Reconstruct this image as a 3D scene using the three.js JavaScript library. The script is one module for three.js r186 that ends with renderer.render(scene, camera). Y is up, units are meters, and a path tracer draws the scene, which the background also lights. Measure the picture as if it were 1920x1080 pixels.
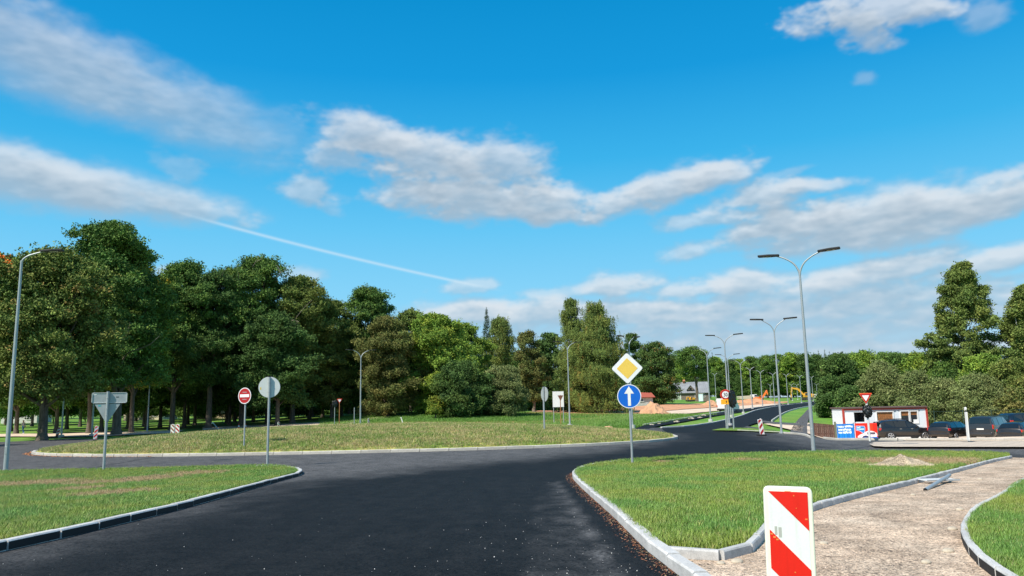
import * as THREE from 'three';
import { mergeGeometries, mergeVertices, toCreasedNormals } from 'three/addons/utils/BufferGeometryUtils.js';
import { RoundedBoxGeometry } from 'three/addons/geometries/RoundedBoxGeometry.js';
import { MarchingCubes } from 'three/addons/objects/MarchingCubes.js';
import { FontLoader } from 'three/addons/loaders/FontLoader.js';
import { TextGeometry } from 'three/addons/geometries/TextGeometry.js';
import { createNoise2D, createNoise3D } from 'simplex-noise';

// ---------------------------------------------------------------- camera, sun, exposure
const F = 1440, EYE = 1.65;                       // focal length in photo pixels, eye height in metres
const scene = new THREE.Scene();
const camera = new THREE.PerspectiveCamera(2 * Math.atan(540 / F) * 180 / Math.PI, 16 / 9, 0.1, 4000);
camera.position.set(0, EYE, 0);
camera.rotation.order = 'YXZ';
camera.rotation.set(Math.atan(220 / F), 0, -0.021);
camera.updateMatrixWorld(true);
const renderer = new THREE.WebGLRenderer({ antialias: true });
renderer.toneMapping = THREE.LinearToneMapping;
renderer.toneMappingExposure = 1.22;
renderer.shadowMap.enabled = true;
const SUN_DIR = new THREE.Vector3(-0.71, 0, 0.70).normalize().multiplyScalar(Math.cos(0.87)).setY(Math.sin(0.87));
const sun = new THREE.DirectionalLight(new THREE.Color(1.0, 0.93, 0.82), 5);
sun.position.copy(SUN_DIR).multiplyScalar(300);
sun.castShadow = true;
Object.assign(sun.shadow.camera, { left: -200, right: 200, top: 200, bottom: -200, near: 1, far: 900 });
sun.shadow.mapSize.set(4096, 4096);
scene.add(sun, sun.target);

// ---------------------------------------------------------------- small helpers
function rng(seed) { let s = seed >>> 0; return () => { s = (s + 0x6D2B79F5) | 0; let t = Math.imul(s ^ (s >>> 15), 1 | s); t = (t + Math.imul(t ^ (t >>> 7), 61 | t)) ^ t; return ((t ^ (t >>> 14)) >>> 0) / 4294967296; }; }
const R0 = rng(20240912);
const n2 = createNoise2D(rng(7)), n3 = createNoise3D(rng(11));
const fbm = (x, y, o = 4) => { let a = 0.5, s = 0, f = 1; for (let i = 0; i < o; i++) { s += a * n2(x * f + i * 17.3, y * f - i * 9.1); a *= 0.5; f *= 2.03; } return s; };
const S = (a, b, x) => { const t = Math.min(1, Math.max(0, (x - a) / (b - a))); return t * t * (3 - 2 * t); };
const lerp = (a, b, t) => a + (b - a) * t, clamp = (x, a = 0, b = 1) => Math.min(b, Math.max(a, x));
const V = (x, y, z) => new THREE.Vector3(x, y, z);
const C = (r, g, b) => new THREE.Color().setRGB(r, g, b);
const UPV = V(0, 1, 0);

// a photo pixel gives a direction; distances come from the ground or from a stated depth d = -z
function ray(px, py) { return V((px - 960) / F, -(py - 540) / F, -1).applyQuaternion(camera.quaternion); }
const at = (px, py, d) => { const v = ray(px, py); return v.multiplyScalar(d / -v.z).add(camera.position); };
const QI = camera.quaternion.clone().invert(), toPx = (p) => { const q = p.clone().sub(camera.position).applyQuaternion(QI); return [960 + F * q.x / -q.z, 540 - F * q.y / -q.z, -q.z]; };

// ---------------------------------------------------------------- terrain height
function H(X, d) {
  const dd = Math.min(Math.max(d, 1), 430), tx = X / Math.max(d, 20);
  let e = -0.75 * S(6, 32, d) + 1.5 * Math.pow(Math.max(0, dd - 100) / 190, 1.7);
  e += 1.7 * S(92, 138, d) * (1 - S(260, 420, d)) * Math.exp(-(((tx + 0.1) / 0.2) ** 2));
  e += 2.3 * S(105, 245, d) * Math.exp(-(((tx - 0.19) / 0.085) ** 2));
  e -= 1.06 * S(44.5, 56, d) * (1 - S(82, 104, d)) * S(0.372, 0.44, tx);
  return e;
}
function G(px, py) {                              // where the pixel's ray meets the ground
  const v = ray(px, py); v.multiplyScalar(1 / -v.z);
  let a = 1.5, b = 1.5;
  for (; b < 900; b *= 1.01) { if (EYE + v.y * b < H(v.x * b, b)) break; a = b; }
  for (let i = 0; i < 30; i++) { const m = (a + b) / 2; if (EYE + v.y * m < H(v.x * m, m)) b = m; else a = m; }
  return V(v.x * a, H(v.x * a, a), -a);
}
const ground = (X, d) => V(X, H(X, d), -d);
const groundPx = (px, d) => { const X = (px - 960) / F * d; let x = X; for (let i = 0; i < 4; i++) { const q = toPx(ground(x, d)); x += (px - q[0]) / F * d; } return ground(x, d); };

// ---------------------------------------------------------------- names, labels
const taken = new Map();
function numbered(n) { const k = taken.get(n) ?? 0; taken.set(n, k + 1); return k ? `${n}_${String(k).padStart(3, '0')}` : n; }
function tag(o, label, category, group, kind) {
  o.userData.label = label; if (category) o.userData.category = category;
  if (group) o.userData.group = group; if (kind) o.userData.kind = kind;
  return o;
}
function thing(name, label, category, p = V(0, 0, 0), turn = 0, group) {
  const o = new THREE.Group(); o.name = numbered(name); o.position.copy(p); o.rotation.y = turn; scene.add(o);
  return tag(o, label, category, group);
}
function part(name, geo, m, parent) {
  const g = Array.isArray(geo) ? mergeGeometries(geo.map((q) => q.index ? q.toNonIndexed() : q).map(plain)) : geo;
  const o = new THREE.Mesh(g, m); o.name = name; o.castShadow = o.receiveShadow = true; parent.add(o); return o;
}
function plain(g) { for (const k of Object.keys(g.attributes)) if (!['position', 'normal', 'uv'].includes(k)) g.deleteAttribute(k); return g; }
function struct(name, geo, m, label) { const o = part(numbered(name), geo, m, scene); o.userData.kind = 'structure'; o.userData.label = label; return o; }
const box = (w, h, d, x = 0, y = 0, z = 0) => new THREE.BoxGeometry(w, h, d).translate(x, y, z);
const rbox = (w, h, d, r = 0.02, x = 0, y = 0, z = 0) => new RoundedBoxGeometry(w, h, d, 2, r).translate(x, y, z);
const cyl = (r0, r1, h, n = 12, x = 0, y = 0, z = 0) => new THREE.CylinderGeometry(r1, r0, h, n).translate(x, y + h / 2, z);  // r0 below, r1 above, standing on y
function tube(pts, r0, r1 = r0, n = 8, segs = 0) {   // tapered tube along points
  const c = new THREE.CatmullRomCurve3(pts), k = segs || pts.length * 3, fr = c.computeFrenetFrames(k, false), pos = [], uv = [], idx = [];
  for (let i = 0; i <= k; i++) {
    const t = i / k, p = c.getPointAt(t), r = lerp(r0, r1, t);
    for (let j = 0; j <= n; j++) { const a = j / n * Math.PI * 2; const q = p.clone().addScaledVector(fr.normals[i], Math.cos(a) * r).addScaledVector(fr.binormals[i], Math.sin(a) * r); pos.push(q.x, q.y, q.z); uv.push(j / n, t * 4); }
  }
  for (let i = 0; i < k; i++) for (let j = 0; j < n; j++) { const a = i * (n + 1) + j, b = a + n + 1; idx.push(a, a + 1, b, b, a + 1, b + 1); }
  const g = new THREE.BufferGeometry(); g.setAttribute('position', new THREE.Float32BufferAttribute(pos, 3)); g.setAttribute('uv', new THREE.Float32BufferAttribute(uv, 2)); g.setIndex(idx); g.computeVertexNormals(); return g;
}
const ext = (shape, depth, bevel = 0, seg = 1) => new THREE.ExtrudeGeometry(shape, { depth: depth - 2 * bevel, bevelEnabled: bevel > 0, bevelThickness: bevel, bevelSize: bevel, bevelOffset: -bevel, bevelSegments: seg, curveSegments: 32 }).translate(0, 0, bevel);
const poly = (pts) => new THREE.Shape(pts.map((p) => new THREE.Vector2(p[0], p[1])));
function roundPoly(pts, r) {                        // polygon with rounded corners
  const s = new THREE.Shape(), n = pts.length, P = pts.map((p) => new THREE.Vector2(...p));
  for (let i = 0; i < n; i++) {
    const p = P[i], a = P[(i + n - 1) % n].clone().sub(p).normalize().multiplyScalar(r).add(p), b = P[(i + 1) % n].clone().sub(p).normalize().multiplyScalar(r).add(p);
    if (i) s.lineTo(a.x, a.y); else s.moveTo(a.x, a.y);
    s.quadraticCurveTo(p.x, p.y, b.x, b.y);
  }
  s.closePath(); return s;
}

// ---------------------------------------------------------------- the sky: blue air, cumulus banks, one contrail
{
  const W = 4096, Hh = 2048, D2 = 180 / Math.PI, cl = [];
  const azel = (px, py) => { const v = ray(px, py).normalize(); return [Math.atan2(v.x, -v.z) * D2, Math.asin(v.y) * D2]; };
  // x, y, half width, half height (photo pixels), turn in degrees, density, ragged edge
  const list = [
    [1640, 22, 120, 34, 4, .8, .7], [1605, 58, 62, 26, 30, .72, .7], [1515, 48, 40, 22, 20, .45, .7], [1740, 28, 70, 18, -10, .4, .8], [1848, 24, 44, 28, 0, .4, .5], [1622, 146, 24, 13, 15, .3, .6],
    [60, 110, 260, 80, 16, .5, .16], [240, 170, 300, 66, 20, .42, .18], [430, 225, 200, 44, 14, .25, .25],
    [40, 335, 260, 56, 10, .8, .2], [230, 362, 240, 40, 8, .62, .2], [330, 315, 60, 22, 20, .3, .6], [380, 395, 90, 16, 10, .35, .6],
    [575, 357, 58, 22, 4, .62, .5], [615, 385, 22, 14, 40, .3, .6],
    [690, 258, 105, 34, 12, .85, .35], [640, 300, 70, 22, 8, .6, .5], [800, 300, 120, 40, 14, .85, .35], [780, 365, 80, 34, 10, .75, .4], [930, 310, 90, 44, 10, .8, .35], [890, 370, 150, 40, 6, .9, .35], [1020, 385, 90, 32, 8, .85, .35], [1060, 408, 70, 14, -4, .55, .5],
    [1150, 385, 80, 22, -14, .85, .4], [1260, 350, 110, 30, -12, .9, .35], [1330, 335, 80, 24, -6, .8, .4], [1430, 368, 110, 22, -4, .85, .4], [1520, 352, 80, 12, 2, .6, .5], [1470, 325, 60, 9, -8, .3, .6],
    [1330, 412, 120, 14, -2, .6, .5], [1480, 420, 130, 30, -4, .9, .35], [1620, 415, 210, 50, -6, .95, .25], [1780, 395, 180, 40, -8, .9, .3], [1900, 375, 120, 30, -10, .8, .4], [1700, 440, 150, 24, -4, .7, .4], [1440, 395, 90, 16, -6, .5, .5], [1560, 452, 160, 18, -2, .6, .4], [1820, 348, 120, 10, -8, .3, .6],
    [1290, 470, 55, 16, -4, .62, .5], [1400, 462, 90, 9, -4, .4, .6],
    [1150, 535, 80, 17, 0, .85, .35], [1060, 548, 110, 8, 0, .5, .5], [1290, 545, 100, 14, 2, .8, .4], [1410, 532, 110, 20, 2, .9, .35], [1560, 525, 100, 20, -6, .9, .3], [1680, 505, 150, 22, -8, .92, .3], [1840, 495, 150, 22, -8, .9, .3], [1720, 545, 220, 14, 0, .75, .3], [1900, 545, 90, 14, 0, .8, .4],
    [880, 540, 60, 11, -2, .55, .6], [560, 517, 45, 12, 0, .55, .4], [310, 508, 22, 10, 0, .5, .4],
    [870, 586, 110, 20, -2, .9, .3], [1010, 588, 170, 22, 0, .92, .3], [1200, 590, 200, 22, 1, .92, .25], [1400, 590, 240, 20, 0, .8, .3], [1600, 575, 240, 18, -2, .75, .3], [1800, 590, 200, 22, 0, .75, .3],
    [1000, 632, 260, 12, 0, .5, .4], [1300, 640, 320, 14, 0, .6, .3], [1600, 618, 320, 14, 0, .55, .3], [1700, 655, 320, 16, 0, .8, .3], [1400, 668, 320, 14, 0, .75, .3], [1100, 668, 320, 14, 0, .6, .3], [1604, 636, 32, 13, 0, .7, .4], [1250, 615, 260, 14, 0, .6, .4], [1500, 552, 260, 16, 0, .7, .4], [1560, 600, 340, 22, 0, .6, .35], [1450, 640, 380, 20, 0, .55, .35], [640, 580, 30, 10, 0, .5, .4], [500, 640, 260, 20, 0, .5, .3], [100, 660, 260, 24, 0, .5, .3],
  ];
  for (const [x, y, rx, ry, rot, den, rag] of list) { const [a, e] = azel(x, y), [a1, e1] = azel(x + 20, y), s = Math.hypot(a1 - a, e1 - e) / 20; cl.push([a, e, rx * s * 1.12, ry * s * (y > 470 ? 1.5 : 1.3), -(rot) / D2 + 0.021, den, rag]); }
  const r = rng(99);
  for (let k = 0; k < 210; k++) {                   // the same kind of sky all the way round
    const a = 42 + r() * 276, e = 2 + 58 * Math.pow(r(), 1.7), w = (3 + 7 * r()) * (e < 10 ? 1.3 : 1);
    cl.push([a > 180 ? a - 360 : a, e, w, w * (e < 10 ? .16 : .3) * (0.7 + .6 * r()), (r() - .5) * .3, .55 + .4 * r(), .4]);
  }
  const rowLo = Math.floor(Hh / 2), D = new Float32Array(W * Hh), degPer = 360 / W;
  for (const [a, e, rx, ry, rot, den, rag] of cl) {
    const co = Math.cos(rot), si = Math.sin(rot), ce = Math.cos(e / D2), reach = 1.5 * Math.max(rx, ry);
    const j0 = Math.max(rowLo, Math.floor((e - reach + 90) / degPer)), j1 = Math.min(Hh - 1, Math.ceil((e + reach + 90) / degPer)), ra = reach / ce;
    for (let j = j0; j <= j1; j++) {
      const el = (j + .5) * degPer - 90;
      for (let i = Math.floor((a - ra) / degPer); i <= (a + ra) / degPer; i++) {
        const az = (i + .5) * degPer, du = (az - a) * ce, dv = el - e;
        const x = (du * co + dv * si) / rx, y = (-du * si + dv * co) / ry;
        let q = Math.hypot(x, y > 0 ? y * .95 : y * 1.1); if (q > 1.5) continue;
        q += rag * (1.15 * fbm(az * .2, el * .42, Math.abs(a) < 40 ? 4 : 3) + (Math.abs(a) < 40 ? .24 * fbm(az * 1.1 + 7, el * 2.2, 3) : 0));
        const c = S(1.2, .42, q) * den; if (c <= 0) continue;
        // column of the direction: u = atan2(z, x) / 2 pi + 1/2 with az measured from -z towards +x
        const col = ((Math.round((az - 90) / degPer + W / 2) % W) + W) % W, at_ = j * W + col;
        D[at_] = 1 - (1 - D[at_]) * (1 - c);
      }
    }
  }
  const data = new Float32Array(W * Hh * 4), P0 = azel(300, 388), P1 = azel(960, 549);
  const stops = [[0, .56, .74, .84], [3, .46, .72, .90], [8, .25, .66, .95], [13, .135, .57, .92], [18, .046, .45, .84], [24, .010, .325, .73], [30, .004, .275, .64], [45, .004, .22, .55], [90, .004, .17, .48]];
  for (let j = 0; j < Hh; j++) {
    const el = (j + .5) * degPer - 90; let k = 0; while (k < stops.length - 2 && el > stops[k + 1][0]) k++;
    const t = clamp((el - stops[k][0]) / (stops[k + 1][0] - stops[k][0])), base = [1, 2, 3].map((c) => lerp(stops[k][c], stops[k + 1][c], t));
    for (let i = 0; i < W; i++) {
      const o = j * W + i;
      if (j < rowLo) { data.set([.2, .22, .2, 1], o * 4); continue; }
      const az = ((i + .5 - W / 2) * degPer + 90 + 540) % 360 - 180, nz = fbm(az * .35, el * 1.1, 3);
      const d = D[o], up = D[Math.min(Hh - 1, j + 7) * W + i], up2 = D[Math.min(Hh - 1, j + 16) * W + i];
      let s = clamp(.22 + .9 * (d - up) + .5 * (d - up2) + .38 * nz - .08 * d), hz = S(14, 2, el);
      const white = [.74, .79, .84], grey = [lerp(.40, .38, hz), lerp(.49, .52, hz), lerp(.58, .65, hz)];
      let a = d * (.93 - .2 * hz * (1 - s));
      // the contrail
      const dx = P1[0] - P0[0], dy = P1[1] - P0[1], L = Math.hypot(dx, dy), tt = ((az - P0[0]) * dx + (el - P0[1]) * dy) / (L * L), ds = Math.abs((az - P0[0]) * dy - (el - P0[1]) * dx) / L;
      const con = tt > 0 && tt < 1 ? .62 * Math.exp(-((ds / .085) ** 2)) * S(0, .22, tt) * S(1, .8, tt) : 0;
      for (let c = 0; c < 3; c++) {
        let v = lerp(base[c], lerp(grey[c], white[c], s), a); v = lerp(v, [.72, .86, .95][c], con);
        data[o * 4 + c] = v / 1.22;
      }
      data[o * 4 + 3] = 1;
    }
  }
  const sky = new THREE.DataTexture(data, W, Hh, THREE.RGBAFormat, THREE.FloatType);
  sky.mapping = THREE.EquirectangularReflectionMapping; sky.magFilter = sky.minFilter = THREE.LinearFilter; sky.wrapS = THREE.RepeatWrapping; sky.needsUpdate = true;
  scene.background = sky; scene.environmentIntensity = 1; scene.environment = sky;
}


// ---------------------------------------------------------------- computed surface textures
const enc = (v) => Math.round(255 * (v <= 0.0031308 ? 12.92 * v : 1.055 * Math.pow(clamp(v), 1 / 2.4) - 0.055));
const hash2 = (x, y, s) => { let h = Math.imul(x, 374761393) ^ Math.imul(y, 668265263) ^ Math.imul(s, 1442695041); h = Math.imul(h ^ (h >>> 13), 1274126177); return ((h ^ (h >>> 16)) >>> 0) / 4294967296; };
function pn(x, y, p, s = 0) { const xi = Math.floor(x), yi = Math.floor(y), fx = x - xi, fy = y - yi, m = (a) => ((a % p) + p) % p, u = fx * fx * (3 - 2 * fx), v = fy * fy * (3 - 2 * fy); return lerp(lerp(hash2(m(xi), m(yi), s), hash2(m(xi + 1), m(yi), s), u), lerp(hash2(m(xi), m(yi + 1), s), hash2(m(xi + 1), m(yi + 1), s), u), v); }
const pf = (u, v, p, o = 4, s = 0) => { let a = .5, t = 0, w = 0; for (let i = 0; i < o; i++) { t += a * pn(u * p, v * p, p, s + i); w += a; a *= .55; p *= 2; } return t / w; };
function texture(n, metres, fn, srgb = true) {
  const d = new Uint8Array(n * n * 4);
  for (let j = 0; j < n; j++) for (let i = 0; i < n; i++) { const c = fn((i + .5) / n, (j + .5) / n), o = (j * n + i) * 4; for (let k = 0; k < 3; k++) d[o + k] = srgb ? enc(c[k]) : Math.round(255 * clamp(c[k])); d[o + 3] = 255; }
  const t = new THREE.DataTexture(d, n, n); t.wrapS = t.wrapT = THREE.RepeatWrapping; t.magFilter = THREE.LinearFilter; t.minFilter = THREE.LinearMipmapLinearFilter; t.generateMipmaps = true; t.repeat.set(1 / metres, 1 / metres);
  if (srgb) t.colorSpace = THREE.SRGBColorSpace; t.needsUpdate = true; return t;
}
const gray = (v) => [v, v, v];
const T = {
  asphalt: texture(1024, 2.6, (u, v) => { const f = pf(u, v, 256, 2, 3), c = pf(u, v, 96, 2, 13), m = pf(u, v, 12, 4, 9), st = hash2(Math.floor(u * 340), Math.floor(v * 340), 5) > .988 ? .5 : 0; return gray(clamp(.48 + .5 * (f - .5) + .8 * (c - .5) + .35 * (m - .5) + st)); }),
  asphaltBump: texture(512, 1.3, (u, v) => gray(pf(u, v, 128, 3, 21)), false),
  gravel: texture(1024, 2.2, (u, v) => { const f = pf(u, v, 90, 3, 31), c = pf(u, v, 200, 1, 35), m = pf(u, v, 7, 4, 37), k = .5 + .9 * (f - .5) + .5 * (c - .5) + .5 * (m - .5); return [clamp(k * 1.0), clamp(k * (.94 + .06 * m)), clamp(k * (.86 + .1 * m))]; }),
  gravelBump: texture(512, 1.1, (u, v) => gray(Math.pow(pf(u, v, 48, 3, 31), 1.3)), false),
  grass: texture(1024, 3.1, (u, v) => { const f = pf(u * 1, v, 220, 2, 41), m = pf(u, v, 10, 4, 43), k = .35 + .9 * f; return [clamp(k * (.55 + .7 * m)), clamp(k * (.8 + .3 * m)), clamp(k * .55)]; }),
  concrete: texture(512, .9, (u, v) => { const f = pf(u, v, 100, 2, 51), m = pf(u, v, 5, 5, 53); return gray(clamp(.62 + .3 * (f - .5) + .42 * (m - .5))); }),
  bark: texture(512, 1.0, (u, v) => { const f = pf(u, v, 16, 4, 61), r = pn(u * 48, v * 6, 48, 63), k = .35 + .5 * f + .4 * (r - .5); return [clamp(k), clamp(k * .93), clamp(k * .85)]; }),
  soil: texture(512, 4, (u, v) => { const f = pf(u, v, 60, 3, 71), m = pf(u, v, 6, 4, 73), k = .35 + .45 * f + .55 * (m - .5) + .2; return gray(clamp(k)); }),
};
T.bark.repeat.set(1, 1);
const std = (c, o = {}) => new THREE.MeshStandardMaterial({ color: c, roughness: .9, metalness: 0, side: THREE.DoubleSide, ...o });
const M = {
  asphalt: new THREE.MeshPhysicalMaterial({ color: C(1, 1, 1), side: THREE.DoubleSide, specularIntensity: .25, map: T.asphalt, bumpMap: T.asphaltBump, bumpScale: .004, vertexColors: true, roughness: .72 }),
  asphaltFar: new THREE.MeshPhysicalMaterial({ color: C(.021, .0205, .0205), side: THREE.DoubleSide, specularIntensity: .25, map: T.asphalt, roughness: .72 }),
  footpath: std(C(.17, .165, .165), { map: T.asphalt, roughness: .95 }),
  gravel: std(C(1, 1, 1), { vertexColors: true, map: T.gravel, bumpMap: T.gravelBump, bumpScale: .02, roughness: 1 }),
  dust: std(C(.85, .66, .49), { map: T.soil, roughness: 1 }),
  dirt: std(C(.72, .36, .19), { map: T.soil, roughness: 1 }),
  turf: std(C(1, 1, 1), { map: T.grass, vertexColors: true, roughness: 1 }),
  concrete: std(C(.80, .79, .76), { map: T.concrete, roughness: .9 }),
  concreteWarm: std(C(.80, .66, .52), { map: T.concrete, roughness: .9 }),
  kerb: [.74, .82, .88].map((k) => std(C(k, k * .995, k * .97), { map: T.concrete, roughness: .92 })),
  kerbWarm: [.70, .78, .84].map((k) => std(C(k, k * .95, k * .84), { map: T.concrete, roughness: .92 })),
  nearBlack: std(C(.012, .012, .013), { roughness: .8 }),
};

// ---------------------------------------------------------------- sheets laid on the terrain
const wpts = (list) => list.map(([px, py]) => { const g = G(px, py); return [g.x, -g.z]; });
function spline(pts, n, closed = false) { const c = new THREE.CatmullRomCurve3(pts.map(([x, d]) => V(x, 0, d)), closed, 'centripetal'); return c.getSpacedPoints(n).slice(0, closed ? n : n + 1).map((p) => [p.x, p.z]); }
function sheet(pts, off, edge = (d) => Math.max(.8, d * .05), color = null, lift = H) {
  const c2 = pts.map((p) => new THREE.Vector2(p[0], p[1])); if (THREE.ShapeUtils.isClockWise(c2)) c2.reverse();
  const v = c2.map((p) => [p.x, p.y]); let tris = THREE.ShapeUtils.triangulateShape(c2, []);
  for (let it = 0; it < 12; it++) {
    const mid = new Map(), out = []; let any = false;
    const cut = (a, b) => { const A = v[a], B = v[b], mx = (A[0] + B[0]) / 2, md = (A[1] + B[1]) / 2; if (Math.hypot(A[0] - B[0], A[1] - B[1]) <= edge(md, mx)) return -1; const k = a < b ? a * 4e6 + b : b * 4e6 + a; if (!mid.has(k)) { mid.set(k, v.length); v.push([mx, md]); } any = true; return mid.get(k); };
    for (const [a, b, c] of tris) {
      const x = cut(a, b), y = cut(b, c), z = cut(c, a), n = (x >= 0) + (y >= 0) + (z >= 0);
      if (!n) out.push([a, b, c]);
      else if (n === 3) out.push([a, x, z], [x, b, y], [z, y, c], [x, y, z]);
      else { const rot = n === 1 ? (x >= 0 ? [a, b, c, x] : y >= 0 ? [b, c, a, y] : [c, a, b, z]) : null;
        if (rot) out.push([rot[0], rot[3], rot[2]], [rot[3], rot[1], rot[2]]);
        else { const [p, q, r, e, f] = x < 0 ? [c, a, b, z, y] : y < 0 ? [a, b, c, x, z] : [b, c, a, y, x]; out.push([p, e, f], [e, q, r], [e, r, f]); } }
    }
    tris = out; if (!any || tris.length > 250000) break;
  }
  const pos = new Float32Array(v.length * 3), uv = new Float32Array(v.length * 2), col = color && new Float32Array(v.length * 3);
  v.forEach(([x, d], i) => { pos.set([x, lift(x, d) + off, -d], i * 3); uv.set([x, -d], i * 2); if (col) col.set(color(x, d), i * 3); });
  const g = new THREE.BufferGeometry(); g.setAttribute('position', new THREE.BufferAttribute(pos, 3)); g.setAttribute('uv', new THREE.BufferAttribute(uv, 2)); if (col) g.setAttribute('color', new THREE.BufferAttribute(col, 3));
  g.setIndex(tris.flat()); g.computeVertexNormals(); return g;
}
const inside = (pts, x, d) => { let c = false; for (let i = 0, j = pts.length - 1; i < pts.length; j = i++) { const [xi, yi] = pts[i], [xj, yj] = pts[j]; if ((yi > d) !== (yj > d) && x < (xj - xi) * (d - yi) / (yj - yi) + xi) c = !c; } return c; };
const edgeDist = (pts, x, d, closed = true) => { let m = 1e9; for (let i = closed ? 0 : 1, j = closed ? pts.length - 1 : 0; i < pts.length; j = i++) { const [ax, ay] = pts[j], [bx, by] = pts[i], L = (bx - ax) ** 2 + (by - ay) ** 2, t = L ? clamp(((x - ax) * (bx - ax) + (d - ay) * (by - ay)) / L) : 0; m = Math.min(m, Math.hypot(x - ax - t * (bx - ax), d - ay - t * (by - ay))); } return m; };

// the ground itself, out to the horizon
{
  const axis = (lo, hi, fine, n) => { const a = []; for (let i = 0; i <= n; i++) { const t = i / n * 2 - 1; a.push(t < 0 ? -Math.min(-lo, fine * -t * n / 2 + (-lo) * Math.pow(-t, 6)) : Math.min(hi, fine * t * n / 2 + hi * Math.pow(t, 6))); } return a; };
  const xs = axis(-1500, 1500, .9, 260), ds = [-60, -30, -10, 0]; for (let d = 1.5; d < 120; d += 1.3) ds.push(d); for (let d = 120; d < 2200; d *= 1.04) ds.push(d);
  const pos = [], uv = [], col = [], idx = [], n = xs.length;
  for (const d of ds) for (const x of xs) {
    pos.push(x, H(x, d) - .13, -d); uv.push(x, -d);
    const dry = clamp(.5 + 1.1 * fbm(x * .05, d * .04, 4)), k = .85 + .4 * fbm(x * .21, d * .17, 3);
    col.push(k * lerp(.15, .32, dry * .6), k * lerp(.38, .40, dry), k * lerp(.035, .075, dry));
  }
  for (let j = 0; j + 1 < ds.length; j++) for (let i = 0; i + 1 < n; i++) { const a = j * n + i; idx.push(a, a + 1, a + n, a + n, a + 1, a + n + 1); }
  const g = new THREE.BufferGeometry(); g.setAttribute('position', new THREE.Float32BufferAttribute(pos, 3)); g.setAttribute('uv', new THREE.Float32BufferAttribute(uv, 2)); g.setAttribute('color', new THREE.Float32BufferAttribute(col, 3)); g.setIndex(idx); g.computeVertexNormals();
  struct('ground', g, M.turf, 'grassy ground stretching from the street out to the woods');
}

// roundabout outline (superellipse)
const ISL = { x: -10.4, d: 54.6, a: 21.4, b: 11.9, e: 2.35 };
const islandPt = (t, k = 1) => { const c = Math.cos(t), s = Math.sin(t), q = 2 / ISL.e; return [ISL.x + k * ISL.a * Math.sign(c) * Math.abs(c) ** q, ISL.d + k * ISL.b * Math.sign(s) * Math.abs(s) ** q]; };
const islandR = (x, d) => Math.pow(Math.abs((x - ISL.x) / ISL.a) ** ISL.e + Math.abs((d - ISL.d) / ISL.b) ** ISL.e, 1 / ISL.e);
const islandH = (x, d) => H(x, d) + .11 + 1.12 * Math.pow(Math.max(0, 1 - islandR(x, d) ** 2), .85);

// verge outlines
const roadKerbPx = [[1170, 868], [1110, 876], [1082, 886], [1078, 895], [1090, 909], [1118, 934], [1160, 970], [1200, 1008], [1230, 1036], [1262, 1060], [1300, 1088], [1370, 1140], [1470, 1220]];
const vergeRight = spline(wpts([[1078, 893], [1090, 909], [1118, 934], [1160, 970], [1200, 1008], [1230, 1036], [1250, 1042], [1300, 1046], [1355, 1045], [1390, 1036], [1420, 1014], [1440, 990], [1482, 972], [1530, 953], [1600, 933], [1700, 908], [1780, 886], [1860, 865], [1894, 859], [1870, 854], [1800, 852], [1700, 851], [1500, 852], [1300, 859], [1180, 867], [1110, 876], [1084, 885]]), 150, true);
const pathKerbPx = [[1252, 1047], [1300, 1053], [1355, 1052], [1396, 1042], [1424, 1017], [1444, 993], [1484, 975], [1532, 956], [1602, 936], [1702, 911], [1782, 889], [1862, 867], [1896, 860]];
const vergeLeft = spline(wpts([[558, 889], [520, 900], [470, 914], [400, 934], [300, 961], [200, 985], [100, 1009], [0, 1031], [-150, 1062], [-300, 1092], [-420, 1000], [-330, 893], [-100, 890], [0, 888], [100, 886], [250, 883], [400, 879], [500, 877], [545, 881]]), 120, true);
const leftKerbPx = [[480, 878], [530, 879], [556, 883], [562, 890], [522, 902], [472, 916], [402, 936], [302, 963], [202, 987], [102, 1011], [0, 1033], [-150, 1064], [-300, 1095]];
const vergeCorner = spline(wpts([[1925, 908], [1880, 942], [1842, 962], [1822, 985], [1815, 1008], [1826, 1036], [1856, 1068], [1900, 1098], [1990, 1150], [2250, 1180], [2300, 950], [2100, 880]]), 80, true);
const cornerKerbPx = [[2010, 860], [1925, 905], [1876, 940], [1838, 961], [1817, 984], [1810, 1008], [1822, 1038], [1853, 1071], [1898, 1102], [1985, 1155]];

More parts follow.
